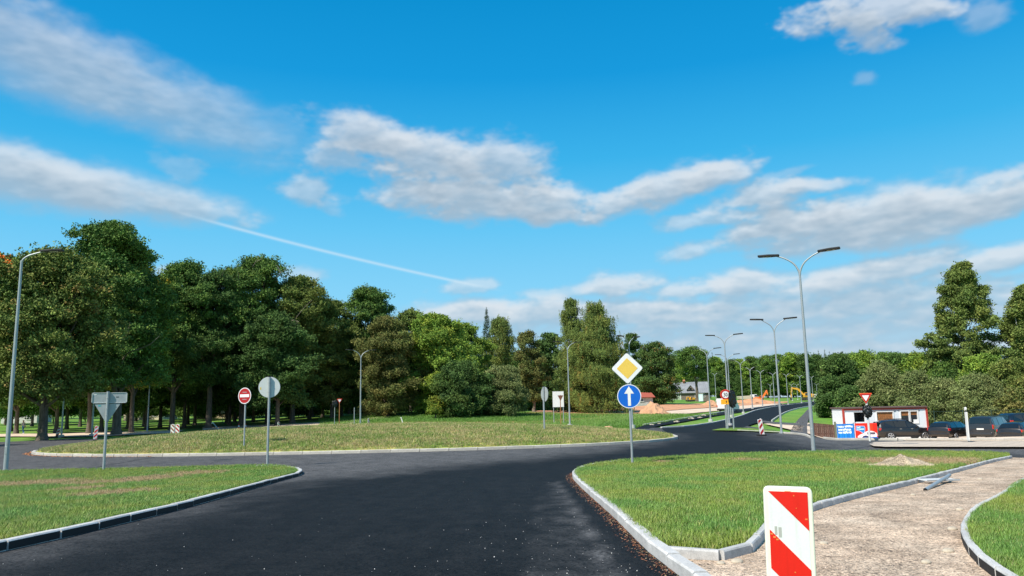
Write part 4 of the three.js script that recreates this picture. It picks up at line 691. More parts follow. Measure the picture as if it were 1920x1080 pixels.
for (const [px, d, h, l] of [[664, 92, 2.5, 'thin bare grey post beside the small give-way sign'], [1376.5, 70, 2.9, 'bare grey post behind the sign wrapped in plastic'], [1052, 99, .01, '']]) if (h > 1) { const o = thing('metal_post', l, 'post', groundPx(px, d)); part('shaft', cyl(.05, .05, h, 10), M.galv, o); part('cap', cyl(.055, .05, .03, 10, 0, h, 0), M.galv, o); }
{ const d = 98, p = groundPx(1048, d), y = (py) => at(1047, py, d).y - p.y, o = thing('notice_board', 'blank white board on two posts before the building site', 'board', p, .12); for (const x of [-.62, .62]) part('post', cyl(.045, .045, y(738) + .2, 10, x, -.2, -.04), M.galv, o); const b = part('panel', rbox(1.42, y(734) - y(763), .03, .01), M.white, o); b.position.y = (y(734) + y(763)) / 2; part('frame', [box(1.46, .03, .04, 0, (y(734) - y(763)) / 2, 0), box(1.46, .03, .04, 0, -(y(734) - y(763)) / 2, 0)], M.alu2, b); }
{ const o = thing('notice_board', 'tiny white plate on a short post in the park', 'board', groundPx(417, 150)); part('post', cyl(.05, .05, 1.6, 8), M.alu2, o); part('panel', rbox(.75, .5, .03, .01, 0, 1.9, .04), M.white, o); }
{ // knocked-over sign on the gravel path
  const p = G(1768, 914), o = thing('fallen_sign', 'knocked-down grey pole with plate lying on the gravel path', 'road sign', V(p.x, p.y + .012, p.z), .0);
  const a = G(1735, 921), b = G(1782, 903); part('pole', tube([a.clone().sub(p).setY(.05), a.clone().lerp(b, .5).sub(p).setY(.055), b.clone().sub(p).setY(.06)], .04, .04, 12, 4), M.galv, o); part('pole_end', new THREE.CylinderGeometry(.034, .034, .02, 12).rotateX(Math.PI / 2).translate(a.x - p.x - .01, .05, a.z - p.z + .01), M.black, o);
  const pl = part('plate', rbox(.78, .02, .36, .008), M.alu2, o); const c = G(1774, 908).sub(p); pl.position.set(c.x, .02, c.z - .3); pl.rotation.y = .1; part('plate_rim', [box(.8, .035, .02, 0, .005, .18), box(.8, .035, .02, 0, .005, -.18)], M.alu, pl);
}
// mounds
function mound(name, label, p, rx, rz, h, m, seed, cat, peak = 1.4) {
  const g = new THREE.PlaneGeometry(2, 2, 46, 46).rotateX(-Math.PI / 2), a = g.attributes.position, uv = g.attributes.uv;
  for (let i = 0; i < a.count; i++) { const x = a.getX(i), z = a.getZ(i), q = Math.hypot(x, z) + .22 * fbm(x * 1.7 + seed, z * 1.7, 3), hh = h * Math.pow(Math.max(0, 1 - q), peak) * (1 + .25 * fbm(x * 2 + seed, z * 2 + 5, 2)) + .008 * h * n2(x * 14, z * 14) * (q < 1 ? 1 : 0); const X = p.x + x * rx, d = -p.z - z * rz; a.setXYZ(i, x * rx, H(X, d) - p.y + hh - (q >= .96 ? .25 : 0), z * rz); uv.setXY(i, x * rx, z * rz); }
  g.computeVertexNormals(); const o = part(numbered(name), g, m, scene); o.position.copy(p); return tag(o, label, cat);
}
M.sand = std(C(.88, .72, .52), { map: T.gravel, bumpMap: T.gravelBump, bumpScale: .03, roughness: 1 });
M.sandRed = std(C(.66, .38, .22), { map: T.soil, roughness: 1 });
{ const p = G(1692, 880); mound('sand_pile', 'small heap of pale sand on the lush green verge', V(p.x, p.y + .1, p.z), 1.35, 1.5, .42, M.sand, 2, 'sand pile', 1.0); const q = G(12, 955); mound('straw_pile', 'little heap of dry straw on the worn verge', V(q.x, q.y + .1, q.z), .5, .7, .12, M.sand, 5, 'straw heap', .8); }
mound('sand_pile', 'tall orange sand heap before the red-roofed shed', groundPx(1226, 131), 2.5, 2.5, 2.1, M.sandRed, 9, 'sand pile', .95);
mound('soil_heap', 'low reddish soil heap around the orange machine', groundPx(1416, 262), 8, 5, 1.5, M.dirt, 11, 'soil heap', .8);
mound('soil_heap', 'small brown heap of spoil at the end of the site lawn', groundPx(1334, 190), 2.2, 2, 1.3, M.sandRed, 15, 'soil heap', .8);
mound('soil_heap', 'little reddish heap at the corner of the gravel track', groundPx(1140, 72), .9, .8, .35, M.sandRed, 19, 'soil heap', .8);
const stoneMat = std(C(.75, .66, .52), { map: T.concrete, roughness: 1 });
[[1222, 84, .25], [1236, 88, .2], [1268, 94, .35], [1296, 108, .4], [1312, 112, .35], [1320, 122, .4], [1402, 66, .2], [1386, 62, .2]].forEach(([px, d, s], i) => { const g = new THREE.IcosahedronGeometry(1, 2), a = g.attributes.position; for (let k = 0; k < a.count; k++) { const v = V(a.getX(k), a.getY(k), a.getZ(k)), q = 1 + .35 * n3(v.x * 1.3 + i * 5, v.y * 1.3, v.z * 1.3); a.setXYZ(k, v.x * q * s, v.y * q * s * .45, v.z * q * s * .7); } g.computeVertexNormals(); const o = part(numbered('boulder'), g, stoneMat, scene); o.position.copy(groundPx(px, d)); tag(o, i < 6 ? 'flat pale stone lying on the grass by the narrow carriageway' : 'pale stone at the foot of the speed sign', 'stone', i < 6 ? 'stones on the far lawn' : 'stones on the small island'); });


// ---------------------------------------------------------------- vehicles
const phys = (c, o = {}) => new THREE.MeshPhysicalMaterial({ color: c, roughness: .35, metalness: 0, side: THREE.DoubleSide, ...o });
Object.assign(M, {
  paintBlack: phys(C(.006, .006, .007), { clearcoat: 1, clearcoatRoughness: .06, roughness: .4 }), paintGrey: phys(C(.020, .024, .030), { clearcoat: 1, clearcoatRoughness: .08, roughness: .4, metalness: .3 }), paintBlue: phys(C(.008, .014, .030), { clearcoat: 1, clearcoatRoughness: .08, metalness: .3 }), paintWhite: phys(C(.78, .78, .76), { clearcoat: .6 }),
  carGlass: phys(C(.010, .014, .016), { roughness: .05, clearcoat: 1, clearcoatRoughness: .03 }), rim: std(C(.55, .56, .58), { metalness: .8, roughness: .3 }), tail: phys(C(.55, .010, .012), { roughness: .15, clearcoat: 1 }), headlamp: phys(C(.75, .77, .78), { roughness: .1, clearcoat: 1 }), plateWhite: std(C(.75, .75, .72)), trim: std(C(.02, .02, .021), { roughness: .7 }), chrome: std(C(.8, .8, .8), { metalness: .9, roughness: .2 }),
});
const CAR = {
  suv: { R: .36, wx: [-1.36, 1.36], st: [[-2.29, .45, .78, .80, .74, .66], [-2.22, .34, .96, 1.06, .86, .76], [-2.02, .29, 1.04, 1.44, .89, .66], [-1.72, .27, 1.04, 1.58, .91, .63], [-.7, .26, 1.01, 1.65, .92, .64], [.12, .26, .99, 1.61, .92, .62], [1.02, .26, .98, 1.06, .91, .78], [1.68, .27, .92, .97, .90, .74], [2.10, .31, .80, .84, .85, .66], [2.28, .42, .62, .64, .70, .55]], side: [[[-1.78, 1.08], [-1.70, 1.44], [-1.05, 1.53], [-1.0, 1.06]], [[-.94, 1.06], [-.98, 1.54], [-.08, 1.55], [-.02, 1.04]], [[.04, 1.04], [-.02, 1.54], [.20, 1.50], [.82, 1.07]]], ws: [5, 6], rw: [2, 1] },
  estate: { R: .33, wx: [-1.32, 1.40], st: [[-2.32, .42, .74, .76, .74, .66], [-2.26, .32, .92, .98, .85, .76], [-2.0, .27, .97, 1.32, .87, .64], [-1.7, .25, .97, 1.43, .89, .60], [-.5, .24, .95, 1.48, .90, .61], [.25, .24, .93, 1.44, .90, .60], [1.12, .24, .92, .98, .89, .76], [1.75, .25, .86, .90, .88, .72], [2.15, .29, .74, .77, .83, .64], [2.32, .40, .58, .60, .68, .52]], side: [[[-1.85, 1.0], [-1.65, 1.31], [-1.0, 1.38], [-.95, .99]], [[-.9, .99], [-.93, 1.385], [.0, 1.39], [.05, .97]], [[.11, .97], [.06, 1.38], [.3, 1.35], [.92, 1.0]]], ws: [5, 6], rw: [2, 1] },
  van: { R: .36, wx: [-1.45, 1.45], st: [[-2.42, .45, .85, .88, .80, .74], [-2.38, .32, 1.10, 1.18, .92, .84], [-2.28, .28, 1.12, 1.66, .94, .76], [-2.05, .26, 1.12, 1.80, .95, .74], [-.6, .25, 1.08, 1.86, .96, .74], [.45, .25, 1.06, 1.80, .96, .72], [1.42, .25, 1.04, 1.14, .94, .80], [1.92, .27, .98, 1.04, .92, .76], [2.28, .32, .84, .88, .86, .68], [2.44, .44, .64, .66, .72, .56]], side: [[[-2.05, 1.18], [-1.98, 1.62], [-1.2, 1.68], [-1.15, 1.16]], [[-1.08, 1.16], [-1.1, 1.69], [-.05, 1.70], [.0, 1.13]], [[.07, 1.13], [.02, 1.69], [.5, 1.66], [1.18, 1.17]]], ws: [5, 6], rw: [2, 1] },
};
function car(label, kind, paint, p, yaw, group, opt = {}) {
  const K = CAR[kind], st = K.st, o = thing('parked_car', label, 'car', p, yaw, group), pos = [], idx = [], sec = ([x, yb, be, to, wb, wt]) => [[0, yb], [wb * .88, yb], [wb * .985, yb + .16], [wb, lerp(yb, be, .55)], [wb * .97, be], [wt, to - .055], [wt * .72, to], [0, to + .02]];
  const fine = []; for (let i = 0; i + 1 < st.length; i++) for (let k = 0; k < 4; k++) fine.push(st[i].map((v, j) => lerp(v, st[i + 1][j], k / 4))); fine.push(st.at(-1));
  const W = 15; for (const s of fine) { const q = sec(s), full = [...q.map(([z, y]) => [z, y]), ...q.slice(1, 7).reverse().map(([z, y]) => [-z, y]), q[0]]; for (const [z, y] of full) pos.push(s[0], y, z); }
  const n = fine.length; for (let i = 0; i + 1 < n; i++) for (let j = 0; j + 1 < W; j++) { const a = i * W + j, b = a + W; idx.push(a, a + 1, b, b, a + 1, b + 1); }
  for (const i of [0, n - 1]) for (let j = 1; j + 2 < W; j++) idx.push(i * W, i * W + j, i * W + j + 1);
  let g = new THREE.BufferGeometry(); g.setAttribute('position', new THREE.Float32BufferAttribute(pos, 3)); g.setIndex(idx); g.computeVertexNormals(); g = toCreasedNormals(g, .6);
  part('body', g, paint, o);
  const atX = (x) => { let i = 0; while (i < st.length - 2 && x > st[i + 1][0]) i++; const t = clamp((x - st[i][0]) / (st[i + 1][0] - st[i][0])); return st[i].map((v, j) => lerp(v, st[i + 1][j], t)); };
  const zAt = (x, y) => { const s = atX(x), t = clamp((y - s[2]) / Math.max(.05, s[3] - .055 - s[2])); return y < s[2] ? s[4] * .98 : lerp(s[4] * .97, s[5], t); };
  for (const s of [-1, 1]) for (const P of K.side) { const sh = P.map((q) => new THREE.Vector2(...q)), t = THREE.ShapeUtils.triangulateShape(sh, []), a = []; for (const f of t) for (const k of f) a.push(P[k][0], P[k][1], s * (zAt(...P[k]) + .012)); const wg = new THREE.BufferGeometry(); wg.setAttribute('position', new THREE.Float32BufferAttribute(a, 3)); wg.computeVertexNormals(); part('side_window', wg, M.carGlass, o); }
  const pane = (name, [i, j], f0, f1) => { const A = st[i].map((v, k) => lerp(v, st[j][k], f0)), B = st[i].map((v, k) => lerp(v, st[j][k], f1)), off = Math.sign(B[0] - A[0]) * .022; const a = []; for (const [s, z] of [[A, -.86], [A, .86], [B, .86], [A, -.86], [B, .86], [B, -.86]]) a.push(s[0] + off, s[3] + .022, z * s[5]); const wg = new THREE.BufferGeometry(); wg.setAttribute('position', new THREE.Float32BufferAttribute(a, 3)); wg.computeVertexNormals(); part(name, wg, M.carGlass, o); };
  pane('windscreen', K.ws, .05, .95); pane('rear_window', K.rw, -.05, .8);
  for (const x of K.wx) for (const s of [-1, 1]) {
    const w = atX(x)[4], wh = new THREE.Group(); wh.name = 'wheel'; wh.position.set(x, K.R, s * (w - .10)); o.add(wh);
    part('tyre', new THREE.TorusGeometry(K.R * .8, K.R * .2, 10, 28).scale(1, 1, 1.5), M.rubber, wh); part('arch', new THREE.RingGeometry(K.R * .7, K.R * 1.17, 30).translate(0, .03, s * .095), M.black, wh);
    const sp = [new THREE.TorusGeometry(K.R * .62, .022, 6, 24)]; for (let k = 0; k < 5; k++) sp.push(box(.07, K.R * .62, .02, 0, K.R * .31, s * .02).rotateZ(k * Math.PI * .4)); sp.push(new THREE.CylinderGeometry(.06, .06, .03, 12).rotateX(Math.PI / 2)); part('rim', sp, M.rim, wh).position.z = s * .10; part('disc', new THREE.CircleGeometry(K.R * .62, 20).translate(0, 0, s * .07), M.trim, wh);
  }
  const re = st[1], fr = st.at(-3);
  for (const s of [-1, 1]) {
    part('tail_light', rbox(.34, kind === 'van' ? .34 : .2, .10, .04, re[0] + .15, re[2] - .06, s * (re[4] - .045)), M.tail, o); part('headlight', rbox(.36, .14, .12, .04, fr[0] + .22, fr[2] - .12, s * (fr[4] - .08)), M.headlamp, o);
    part('mirror', rbox(.12, .13, .2, .04, K.ws ? st[K.ws[1]][0] - .25 : .7, st[K.ws[1]][2] + .08, s * (st[K.ws[1]][4] + .08)), paint, o); part('door_handle', [-.55, .35].map((x) => box(.16, .025, .02, x, st[4][2] - .1, s * (st[4][4] + .002))), M.chrome, o);
  }
  part('number_plate', box(.02, .11, .5, re[0] - .045, re[2] - .22, 0), M.plateWhite, o); part('sill_trim', [-1, 1].map((s) => box(1.9, .1, .03, 0, .32, s * (st[4][4] - .005))), M.trim, o); part('bumper', rbox(.16, .2, re[4] * 1.75, .05, re[0] - .0, .5, 0), opt.bumper ?? paint, o);
  if (opt.rails) part('roof_rail', [-1, 1].map((s) => box(1.9, .03, .03, -.7, st[4][3] + .035, s * .55)), M.trim, o);
  return o;
}
const CP = 'dark cars in the car park', carAt = (px, d) => ground((px - 960) / F * d + (d > 0 ? -.021 * 200 / F * d * 0 : 0), d);
const atGround = (px, d) => groundPx(px, d).add(V(0, .02, 0));
car('black SUV parked side-on before the site hut', 'suv', M.paintBlack, atGround(1694, 64), -.03, CP, { rails: true });
car('black estate car with red tail light beside the black SUV', 'estate', M.paintBlack, atGround(1787, 63), .62, CP);
car('dark grey minivan between two black cars', 'van', M.paintGrey, atGround(1862, 62), .70, CP, { rails: true });
car('black hatchback parked on the far side of the minivan', 'estate', M.paintBlack, atGround(1920, 58), .62, CP);
car('dark blue high car behind the minivan', 'van', M.paintBlue, atGround(1930, 70), .1, CP);
function whiteVan(label, p, yaw, s = 1, group) {
  const o = thing('van', label, 'van', p, yaw, group); o.scale.setScalar(s);
  part('body', ext(roundPoly([[-2.6, .35], [2.5, .35], [2.6, .95], [2.2, 1.2], [1.5, 2.25], [-2.6, 2.35]], .1), 1.9, .06, 2).translate(0, 0, -.95), M.paintWhite, o); part('bumper', box(5.2, .18, 1.86, 0, .35, 0), M.trim, o); part('rear_bumper', box(.1, .25, 1.8, -2.63, .45, 0), M.trim, o);
  part('windscreen', new THREE.PlaneGeometry(1.2, 1.5).rotateY(Math.PI / 2).rotateZ(-.98 + Math.PI / 2 - 1.02 + .45).translate(1.9, 1.74, 0), M.carGlass, o); for (const z of [-.965, .965]) part('side_window', box(.75, .5, .015, 1.2, 1.6, z), M.carGlass, o);
  for (const x of [-1.6, 1.6]) for (const z of [-.82, .82]) { const w = new THREE.Group(); w.name = 'wheel'; w.position.set(x, .36, z); o.add(w); part('tyre', new THREE.TorusGeometry(.28, .09, 8, 20), M.rubber, w); part('rim', new THREE.CylinderGeometry(.2, .2, .1, 14).rotateX(Math.PI / 2), M.rim, w); }
  for (const z of [-.85, .85]) part('tail_light', box(.03, .4, .14, -2.66, 1.0, z), M.tail, o); return o;
}
whiteVan('white van driving away behind the thirty sign', groundPx(1366, 148), .85, 1.05);
whiteVan('white van at the distant edge of the wood', groundPx(1540, 330), .2, 1);

// ---------------------------------------------------------------- site hut, banners, fences by the car park
{
  const d = 66, x0 = at(1584, 800, d).x, x1 = at(1739, 800, d).x, w = x1 - x0, p = ground((x0 + x1) / 2, d); p.y -= .05;
  const o = thing('site_hut', 'white container hut with brown blinds and red trim', 'container hut', p), top = at(1660, 763, d).y - p.y, X = (px) => at(px, 780, d).x - p.x, Y = (py) => at(1660, py, d).y - p.y, hutW = std(C(.74, .77, .80), { roughness: .6 }), hutRed = std(C(.42, .045, .03), { roughness: .6 }), brown = std(C(.52, .22, .07), { roughness: .7, map: T.bark }), dark = std(C(.012, .013, .015), { roughness: .4 }), roofM = std(C(.12, .075, .065), { roughness: .8 });
  const holes = [[1601, 1621, 772, 790], [1644, 1674, 772.5, 791], [1689, 1704, 772, 794.5], [1707, 1720, 772.5, 793.5]].map(([a, b, c, e]) => [X(a), X(b), Y(e), Y(c)]);
  const front = poly([[-w / 2, 0], [w / 2, 0], [w / 2, top - .12], [-w / 2, top - .12]]); for (const [a, b, c, e] of holes) front.holes.push(new THREE.Path([[a, c], [a, e], [b, e], [b, c]].map((q) => new THREE.Vector2(...q))));
  part('front_wall', ext(front, .08).translate(0, 0, -.08), hutW, o); part('rear_wall', box(w, top - .12, .08, 0, (top - .12) / 2, -2.4), hutW, o); for (const s of [-1, 1]) part('side_wall', box(.08, top - .12, 2.3, s * (w / 2 - .04), (top - .12) / 2, -1.24), hutW, o); part('floor', box(w, .12, 2.4, 0, .06, -1.24), dark, o);
  part('roof', rbox(w + .2, .12, 2.75, .03, 0, top - .04, -1.2), roofM, o); part('fascia', box(w + .1, .12, .05, 0, top - .17, .03), hutRed, o);
  for (const s of [-1, 1]) part('corner_post', box(.14, top - .1, .14, s * (w / 2 + .03), (top - .1) / 2, -.0), hutRed, o);
  part('rain_strip', [box(X(1680) - X(1636), .03, .06, (X(1680) + X(1636)) / 2, Y(770.5), .03), box(X(1725) - X(1684), .03, .06, (X(1725) + X(1684)) / 2, Y(770), .03)], roofM, o);
  holes.forEach(([a, b, c, e], i) => {
    const cx = (a + b) / 2, cy = (c + e) / 2, ww = b - a, hh = e - c;
    if (!i) { const dr = part('doorway', box(ww, hh, .04, cx, cy, -.9), dark, o); const leaf = part('door_leaf', rbox(X(1600) - X(1583), top - .55, .05, .015, (X(1600) + X(1583)) / 2, (top - .5) / 2 + .05, .14), hutW, o); part('door_handle', box(.03, .12, .05, .3, 1.0, .19).translate((X(1600) + X(1583)) / 2, 0, 0), M.trim, leaf); return; }
    const f = part('window', [box(ww + .16, .08, .06, cx, e + .04, .03), box(ww + .16, .08, .06, cx, c - .04, .03), box(.08, hh, .06, a - .04, cy, .03), box(.08, hh, .06, b + .04, cy, .03)], M.white, o);
    part('pane', box(ww, hh, .01, cx, cy, -.07), phys(C(.03, .035, .04), { roughness: .05 }), f); const bh = hh * [0, .82, .35, .3][i]; part('blind', box(ww * .99, bh, .008, cx, e - bh / 2, -.055), brown, f);
  });
  part('note', box(.32, .26, .006, X(1716), Y(790.5), -.045), M.white, o); part('vent', box(.2, .09, .03, X(1732), Y(767), .03), dark, o);
}
function canvasTex(w, h, draw) { const c = document.createElement('canvas'); c.width = w; c.height = h; draw(c.getContext('2d')); const t = new THREE.CanvasTexture(c); t.colorSpace = THREE.SRGBColorSpace; t.magFilter = THREE.LinearFilter; return t; }
{
  const d = 57.5, mk = (name, label, xa, xb, py, draw) => {
    const a = at(xa, py, d), b = at(xb, py, d), w = b.x - a.x, X = (a.x + b.x) / 2, p = ground(X, d), h = (a.y + b.y) / 2 - p.y, o = thing(name, label, 'banner', p, .0, 'banners at the car park');
    for (const s of [-1, 1]) part('post', cyl(.03, .03, h + .05, 8, s * (w / 2 - .02), 0, -.06), M.galv, o); part('rail', [box(w, .04, .04, 0, h - .03, -.06), box(w, .04, .04, 0, .3, -.06)], M.galv, o);
    const g = new THREE.PlaneGeometry(w * .99, h - .12, 24, 16), q = g.attributes.position; for (let i = 0; i < q.count; i++) q.setZ(i, .018 * n2(q.getX(i) * 2.4 + xa, q.getY(i) * .7) + .01 * Math.sin(q.getX(i) * 19)); g.computeVertexNormals();
    const s = part('sheet', g, std(C(1, 1, 1), { map: canvasTex(256, 256, draw), roughness: .45 }), o); s.position.set(0, (h - .12) / 2 + .1, 0); return o;
  };
  const blot = (c, x, y, w, h, seed) => { const r = rng(seed); let q = x; while (q < x + w) { const k = 6 + 8 * r(); c.fillRect(q, y + (r() < .3 ? -5 : 0), Math.min(k, x + w - q), h * (.8 + .35 * r())); q += k + (r() < .16 ? 4 : 1); } };
  mk('banner', 'blue banner with three white lines of lettering', 1568, 1600.5, 794.5, (c) => { c.fillStyle = '#0a78d2'; c.fillRect(0, 0, 256, 256); c.fillStyle = '#1590e4'; for (let i = 0; i < 7; i++) c.fillRect(10 + i * 37, 130, 12, 126); c.fillStyle = '#f2fbff'; blot(c, 14, 26, 96, 26, 3); blot(c, 122, 24, 122, 26, 5); blot(c, 20, 68, 190, 28, 7); blot(c, 20, 108, 50, 26, 9); blot(c, 82, 106, 132, 28, 11); });
  mk('banner', 'red banner with blue speech bubble and a printed vehicle', 1601, 1644, 793, (c) => {
    c.fillStyle = '#e8220c'; c.fillRect(0, 0, 256, 256); c.fillStyle = '#f43c10'; c.fillRect(170, 10, 40, 130); c.fillStyle = '#f4d8e2'; c.fillRect(0, 0, 8, 256);
    const bub = () => { c.beginPath(); c.moveTo(20, 30); c.lineTo(112, 34); c.lineTo(120, 50); c.lineTo(116, 92); c.lineTo(104, 128); c.lineTo(52, 92); c.lineTo(18, 84); c.closePath(); }; bub(); c.fillStyle = '#2a8fd0'; c.fill(); c.lineWidth = 5; c.strokeStyle = '#f0b8d0'; c.stroke(); c.fillStyle = '#dff4ff'; blot(c, 30, 44, 40, 12, 2); blot(c, 30, 64, 78, 14, 4);
    c.fillStyle = '#f4e8ee'; c.beginPath(); c.ellipse(96, 150, 70, 26, -.25, 0, 7); c.fill(); c.beginPath(); c.ellipse(176, 140, 76, 46, .1, 0, 7); c.fill(); c.fillStyle = '#2b3560'; c.beginPath(); c.ellipse(118, 190, 46, 40, 0, 0, 7); c.fill(); c.fillStyle = '#2e66c8'; c.beginPath(); c.ellipse(112, 196, 24, 26, 0, 0, 7); c.fill(); c.fillRect(170, 168, 84, 60); c.fillStyle = '#5a5260'; c.fillRect(140, 112, 90, 26); c.fillStyle = '#d8c0d0'; c.fillRect(36, 168, 44, 34); c.fillStyle = '#eef6fa'; c.beginPath(); c.ellipse(168, 210, 16, 20, 0, 0, 7); c.fill();
  });
}
{
  const d = 53, a = at(1524, 792, d), p = ground(at(1545, 800, d).x, d), o = thing('board_fence', 'short brown fence of upright boards next to the blue banner', 'fence', p, -.55), h = a.y - p.y, bm = [.14, .17, .12].map((k) => std(C(k * 1.15, k * .62, k * .5), { map: T.bark, roughness: .9 }));
  for (let i = 0; i < 11; i++) { const x = (i - 5) * .122; part('board', rbox(.115, h * (1 - .008 * i) - .1, .03, .008, x, h / 2 - .02 * i * .4, (i % 2) * .006), bm[i % 3], o); } for (const y of [.3, h - .3]) part('rail', box(1.36, .08, .04, 0, y, -.045), bm[2], o); part('end_post', box(.1, h + .05, .1, .71, h / 2, 0), std(C(.12, .14, .09)), o); part('end_post', box(.1, h + .1, .1, -.73, h / 2 + .05, 0), std(C(.03, .07, .04)), o);
}
{
  const r = []; const o = thing('wire_fence', 'thin dark green wire fence behind the parked cars', 'fence', ground(38, 71)), m = std(C(.02, .05, .035), { roughness: .6 });
  for (let i = 0; i <= 8; i++) { const x = 33 + i * 2.6; part('post', cyl(.035, .035, 2.2, 8, x - 38, H(x, 71) - H(38, 71), 0), m, o); }
  for (const y of [1.0, 2.1]) part('wire', tube(Array.from({ length: 9 }, (_, i) => V(33 + i * 2.6 - 38, H(33 + i * 2.6, 71) - H(38, 71) + y, 0)), .018, .018, 6, 24), m, o);
  const g = []; for (let i = 0; i < 70; i++) { const x = 33 + i * .3; g.push(box(.008, 2.0, .008, x - 38, H(x, 71) - H(38, 71) + 1.05, 0)); } part('mesh_wires', g, m, o).userData.kind = 'stuff';
}

// ---------------------------------------------------------------- buildings
M.roofMetal = std(C(.46, .48, .51), { metalness: .2, roughness: .55, map: T.concrete }); M.pane = phys(C(.02, .024, .028), { roughness: .05 });
function house(label, p, yaw, { w, dp, wall, ridge, wm, rm, wins = [], name = 'house', chimney, dormer, ribs }) {
  const o = thing(name, label, 'house', p, yaw), base = .6;
  part('wall', ext(poly([[-dp / 2, -base], [dp / 2, -base], [dp / 2, wall], [0, wall + ridge], [-dp / 2, wall]]), w).rotateY(Math.PI / 2).translate(-w / 2, 0, 0), wm, o);
  const L = Math.hypot(dp / 2 + .5, ridge * (dp / 2 + .5) / (dp / 2)), an = Math.atan2(ridge, dp / 2);
  for (const s of [-1, 1]) { const rf = part('roof', box(w + .9, .12, L, 0, 0, L / 2), rm, o); rf.position.set(0, wall + ridge + .08, 0); rf.rotation.set(s > 0 ? an : -an, s > 0 ? 0 : 0, 0); if (s < 0) rf.geometry = box(w + .9, .12, L, 0, 0, -L / 2); if (ribs) part('seam', [...Array(Math.round(w / .6))].map((_, i) => box(.04, .06, L, -w / 2 + i * .6 + .2, .08, s * L / 2)), rm, rf); if (s > 0 && chimney) part('chimney', rbox(.7, 1.3, .7, .03, chimney, .3, .2), std(C(.42, .17, .09)), rf); }
  for (const [x, y, ww, hh] of wins) { const f = part('window', [box(ww + .2, .1, .1, x, y + hh / 2, dp / 2 + .03), box(ww + .3, .1, .16, x, y - hh / 2, dp / 2 + .05), box(.1, hh, .1, x - ww / 2, y, dp / 2 + .03), box(.1, hh, .1, x + ww / 2, y, dp / 2 + .03), box(.06, hh, .06, x, y, dp / 2 + .03)], M.white, o); part('pane', box(ww, hh, .03, x, y, dp / 2 + .012), M.pane, f); }
  if (dormer) { const q = part('dormer', ext(poly([[-1.1, 0], [1.1, 0], [0, 1.3]]), 2.4).translate(dormer, wall + .7, dp / 2 - 2.2 - .1), wm, o); part('dormer_roof', [box(1.9, .1, 2.7, .62, .72, 0).rotateZ(0), ].map((g) => g.translate(-.62, -.72, 0).rotateZ(-.868).translate(.62, .74, 0)).concat([box(1.9, .1, 2.7).rotateZ(.868).translate(-.62, .74, 0)]).map((g) => g.translate(dormer, wall + .7, dp / 2 - 1.05)), rm, q); part('dormer_pane', box(.7, .55, .04, dormer, wall + 1.05, dp / 2 + .12), M.pane, q); }
  return o;
}
const wl = (r, g, b) => std(C(r, g, b), { map: T.concrete, roughness: .95 });
house('low house with bright metal roof and dormer by the building site', groundPx(1291, 247), -.12, { w: 11.5, dp: 7.5, wall: 2.3, ridge: 3.1, wm: wl(.30, .24, .20), rm: M.roofMetal, chimney: -1.2, dormer: .4, ribs: true, wins: [[-3.4, 1.2, 1.2, 1.1], [2.2, 1.2, 1.0, 1.1], [4.3, 1.2, .8, 1.1]] });
house('small white shed with red roof behind the sand heap', groundPx(1204, 180), .2, { name: 'shed', w: 3.8, dp: 4, wall: 1.9, ridge: .9, wm: wl(.85, .84, .82), rm: std(C(.36, .09, .06)), wins: [[-.8, 1.2, .7, .7]] });
house('yellow house glimpsed between the park trunks', groundPx(424, 205), .15, { w: 13, dp: 9, wall: 7.2, ridge: 3, wm: wl(.95, .80, .52), rm: std(C(.12, .08, .07)), wins: [[-4.5, 1.6, 1.2, 1.7], [-1.5, 1.6, 1.2, 1.7], [1.5, 1.6, 1.2, 1.7], [4.5, 1.6, 1.2, 1.7], [-4.5, 5.2, 1.2, 1.7], [-1.5, 5.2, 1.2, 1.7], [1.5, 5.2, 1.2, 1.7], [4.5, 5.2, 1.2, 1.7]] });
house('cream house behind the lamp in the park', groundPx(283, 215), -.1, { w: 11, dp: 8, wall: 6.4, ridge: 2.4, wm: wl(.95, .84, .62), rm: std(C(.14, .08, .06)), wins: [[-3.5, 1.5, 1.1, 1.6], [0, 1.5, 1.1, 1.6], [3.5, 1.5, 1.1, 1.6], [-3.5, 4.7, 1.1, 1.6], [0, 4.7, 1.1, 1.6], [3.5, 4.7, 1.1, 1.6]] });
house('white house beyond the walking person', groundPx(50, 210), .1, { w: 9, dp: 8, wall: 5.2, ridge: 2.2, wm: wl(.95, .94, .90), rm: std(C(.10, .09, .09)), wins: [[-2.6, 1.5, 1.1, 1.5], [2.6, 1.5, 1.1, 1.5]] });
{ const o = thing('picket_fence', 'pale green fence before the metal-roofed house', 'fence', groundPx(1263, 222), -.1), m = std(C(.45, .52, .40)); for (let i = 0; i < 26; i++) part('picket', box(.1, 1.15, .03, (i - 13) * .16, .58, 0), m, o); for (const x of [-2.1, 0, 2.05]) part('post', box(.12, 1.3, .12, x, .65, -.04), M.white, o); for (const y of [.3, .95]) part('rail', box(4.2, .07, .04, 0, y, -.03), m, o); }
{ const o = thing('portable_toilet', 'pale blue cabin beside the metal-roofed house', 'cabin', groundPx(1314.5, 226)); const b = part('cabin', rbox(1.1, 2.1, 1.1, .05, 0, 1.05, 0), std(C(.62, .78, .85)), o); part('door', box(.75, 1.8, .03, 0, 1.0, .56), std(C(.80, .86, .88)), o); part('roof', rbox(1.2, .15, 1.2, .06, 0, 2.15, 0), M.white, o); }

